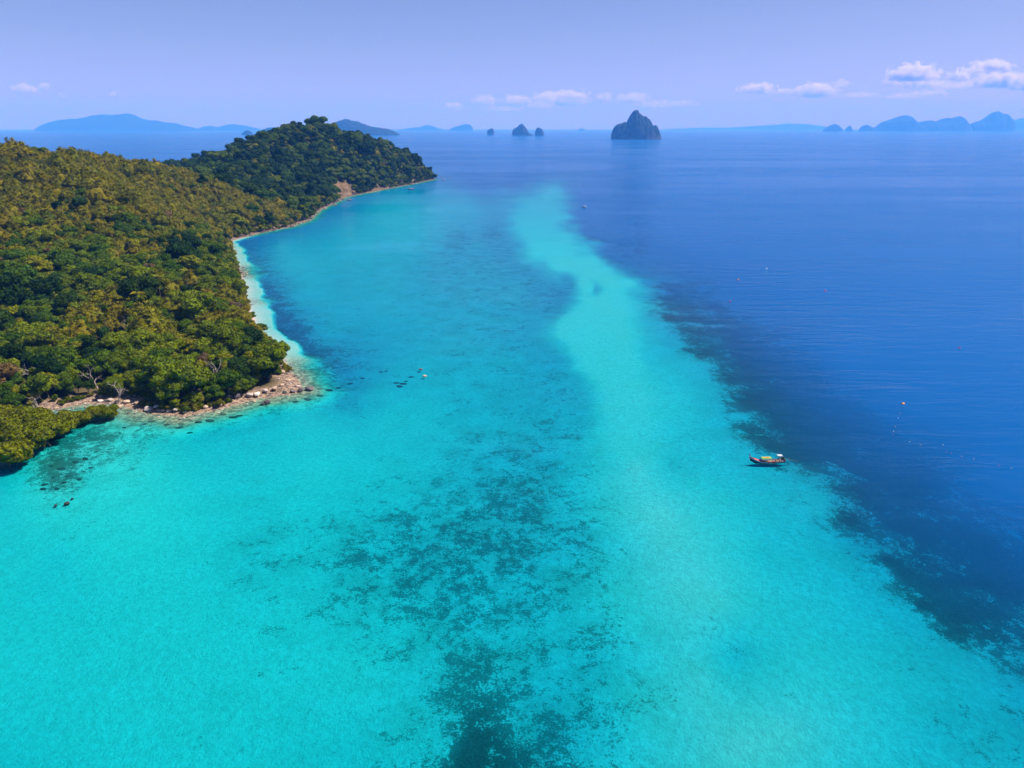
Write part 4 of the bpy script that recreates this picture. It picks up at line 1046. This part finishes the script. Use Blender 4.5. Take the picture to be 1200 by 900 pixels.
island('rock_islet', [(964, 154), (968, 150), (974, 146.5), (978, 145), (983, 147), (986, 150), (987, 154)], 20000, 17, 'leftmost small peak of the right hand rock group', .5, .6, KF, .12)
island('rock_islet', [(990, 153.5), (993, 149), (996, 147), (998, 150), (1000, 153.5)], 20500, 18, 'needle rock next to the leftmost small peak', .5, .6, KF, .12)
island('rock_islet', [(1006, 153.5), (1010, 148), (1016, 146), (1022, 149), (1025, 153.5)], 20800, 19, 'small round peak before the long ridged island', .5, .6, KF, .12)
island('rock_island', [(1020, 153), (1030, 147), (1036, 142.5), (1044, 140), (1052, 137), (1058, 135.5), (1066, 136), (1071, 142), (1076, 146), (1082, 142), (1091, 140.5), (1097, 143), (1104, 139.5), (1110, 138), (1113, 141), (1119, 137.5), (1124, 136), (1129, 139), (1133, 145), (1138, 153)], 21000, 20, 'long ridged rock island at the right of the horizon', .5, .35, KM, .12)
island('rock_island', [(1131, 153), (1138, 145), (1145, 142.5), (1152, 141), (1158, 136), (1164, 132), (1170, 130.3), (1174, 134), (1178, 132.5), (1183, 136), (1186, 142), (1187.5, 153)], 21500, 21, 'tall blocky rock island at the right of the horizon', .45, .5, KM, .12)
island('wooded_island', [(1180, 153), (1188, 141), (1196, 138.5), (1206, 139), (1220, 146), (1236, 153)], 30000, 22, 'faint hill at the right edge of the picture', .8, .4, KF, .08)

# ------------------------------------------------------------------ clouds beyond the haze
def cloud_mat():
    t = NT('fair weather cloud'); tc = t.n('ShaderNodeTexCoord').outputs['Object']
    loc = t.n('ShaderNodeObjectInfo'); 
    off = t.n('ShaderNodeVectorMath', {0: tc, 1: t.n('ShaderNodeVectorMath', {0: loc.outputs['Location'], 3: .0013}, operation='SCALE').outputs[0]}, operation='ADD').outputs[0]
    sp_ = t.n('ShaderNodeSeparateXYZ', {0: tc}); 
    r_ = t.n('ShaderNodeVectorMath', {0: tc}, operation='LENGTH').outputs['Value']
    n1 = t.noise(.0019, 6, .62, t.pos())
    base = t.sstep(sp_.outputs[2], -.55, -.15)
    v = t.math('SUBTRACT', t.math('ADD', n1, t.math('MULTIPLY', t.math('SUBTRACT', 1.0, r_), .36)), .615)
    dn = t.math('MULTIPLY', t.math('MULTIPLY', t.sstep(v, 0, .12), base), t.math('MULTIPLY', t.n('ShaderNodeAttribute', attribute_name='thickness', attribute_type='OBJECT').outputs['Fac'], 1.0))
    pv = t.n('ShaderNodeVolumePrincipled', {'Color': (.98, .97, .98), 'Density': dn, 'Anisotropy': .1})
    m_ = t.done(None, pv); m_.cycles.volume_step_rate = .35; return m_
CLM = cloud_mat()
cme = bpy.data.meshes.new('cloud'); cme.from_pydata(ICO3.tolist(), [], ICO3F.tolist()); cme.materials.append(CLM)
CL_D = 62000
CLOUDS = [(888, 105, 34, 9, 1.0), (918, 108, 22, 6, .6), (955, 108, 40, 12, 1.0), (985, 99, 15, 7, .8), (1044, 97, 16, 7, .7), (1070, 88, 46, 13, 1.1), (1082, 100, 38, 8, .8), (1092, 110, 30, 5, .6), (1124, 90, 22, 9, .8),
          (1162, 78, 34, 8, 1.0), (1140, 82, 24, 5, .5), (1172, 96, 46, 11, 1.1), (1120, 102, 36, 7, .35), (1060, 113, 40, 5, .22), (1010, 112, 36, 5, .2), (1210, 100, 40, 10, .9),
          (532, 126, 24, 7, .8), (568, 119, 24, 9, .8), (605, 118, 30, 9, .7), (655, 118, 56, 12, 1.0), (672, 113, 34, 9, .8), (636, 124, 40, 6, .4), (706, 115, 20, 8, .6), (742, 116, 32, 9, .8), (770, 123, 40, 7, .4), (590, 128, 44, 5, .25), (800, 122, 30, 6, .35),
          (29, 105, 24, 7, .8), (53, 102, 12, 6, .6), (132, 110, 9, 5, .6), (73, 112, 8, 4, .4)]
WHERE = lambda px: 'at the left of the sky' if px < 200 else 'low in the middle of the sky' if px < 840 else 'in the right hand bank'
for k, (px, py, w, h, th) in enumerate(CLOUDS):
    x, y, z = at_dist(px, py, CL_D + (k % 5) * 1400)
    m_ = math.hypot(x, y) / FPX * .97
    o = bpy.data.objects.new('cloud', cme); C.objects.link(o); o.location = (x, y, z)
    o.scale = (w * .75 * m_, w * .6 * m_, h * 1.0 * m_)
    o['thickness'] = .0036 * th
    cl = sorted([c[0] for c in CLOUDS if WHERE(c[0]) == WHERE(px)]); n_ = cl.index(px)
    tag(o, '%s white cloud %s, %s from the left' % ('thin' if th < .55 else 'small' if w < 26 else 'wide', WHERE(px), 'first' if n_ == 0 else ORD[n_]), 'cloud', 'low clouds over the horizon')

# ------------------------------------------------------------------ haze
hz = NT('sea haze')
hzm = hz.done(None, hz.n('ShaderNodeVolumePrincipled', {'Color': (.08, .36, 1.0), 'Absorption Color': (.64, .47, .60), 'Density': 8e-5, 'Anisotropy': .0}))
hb = mesh_obj('haze', *box_geo((0, 0, 640), (94000, 94000, 1320)), hzm)
tag(hb, 'pale blue sea haze in the air', 'haze', kind='stuff')
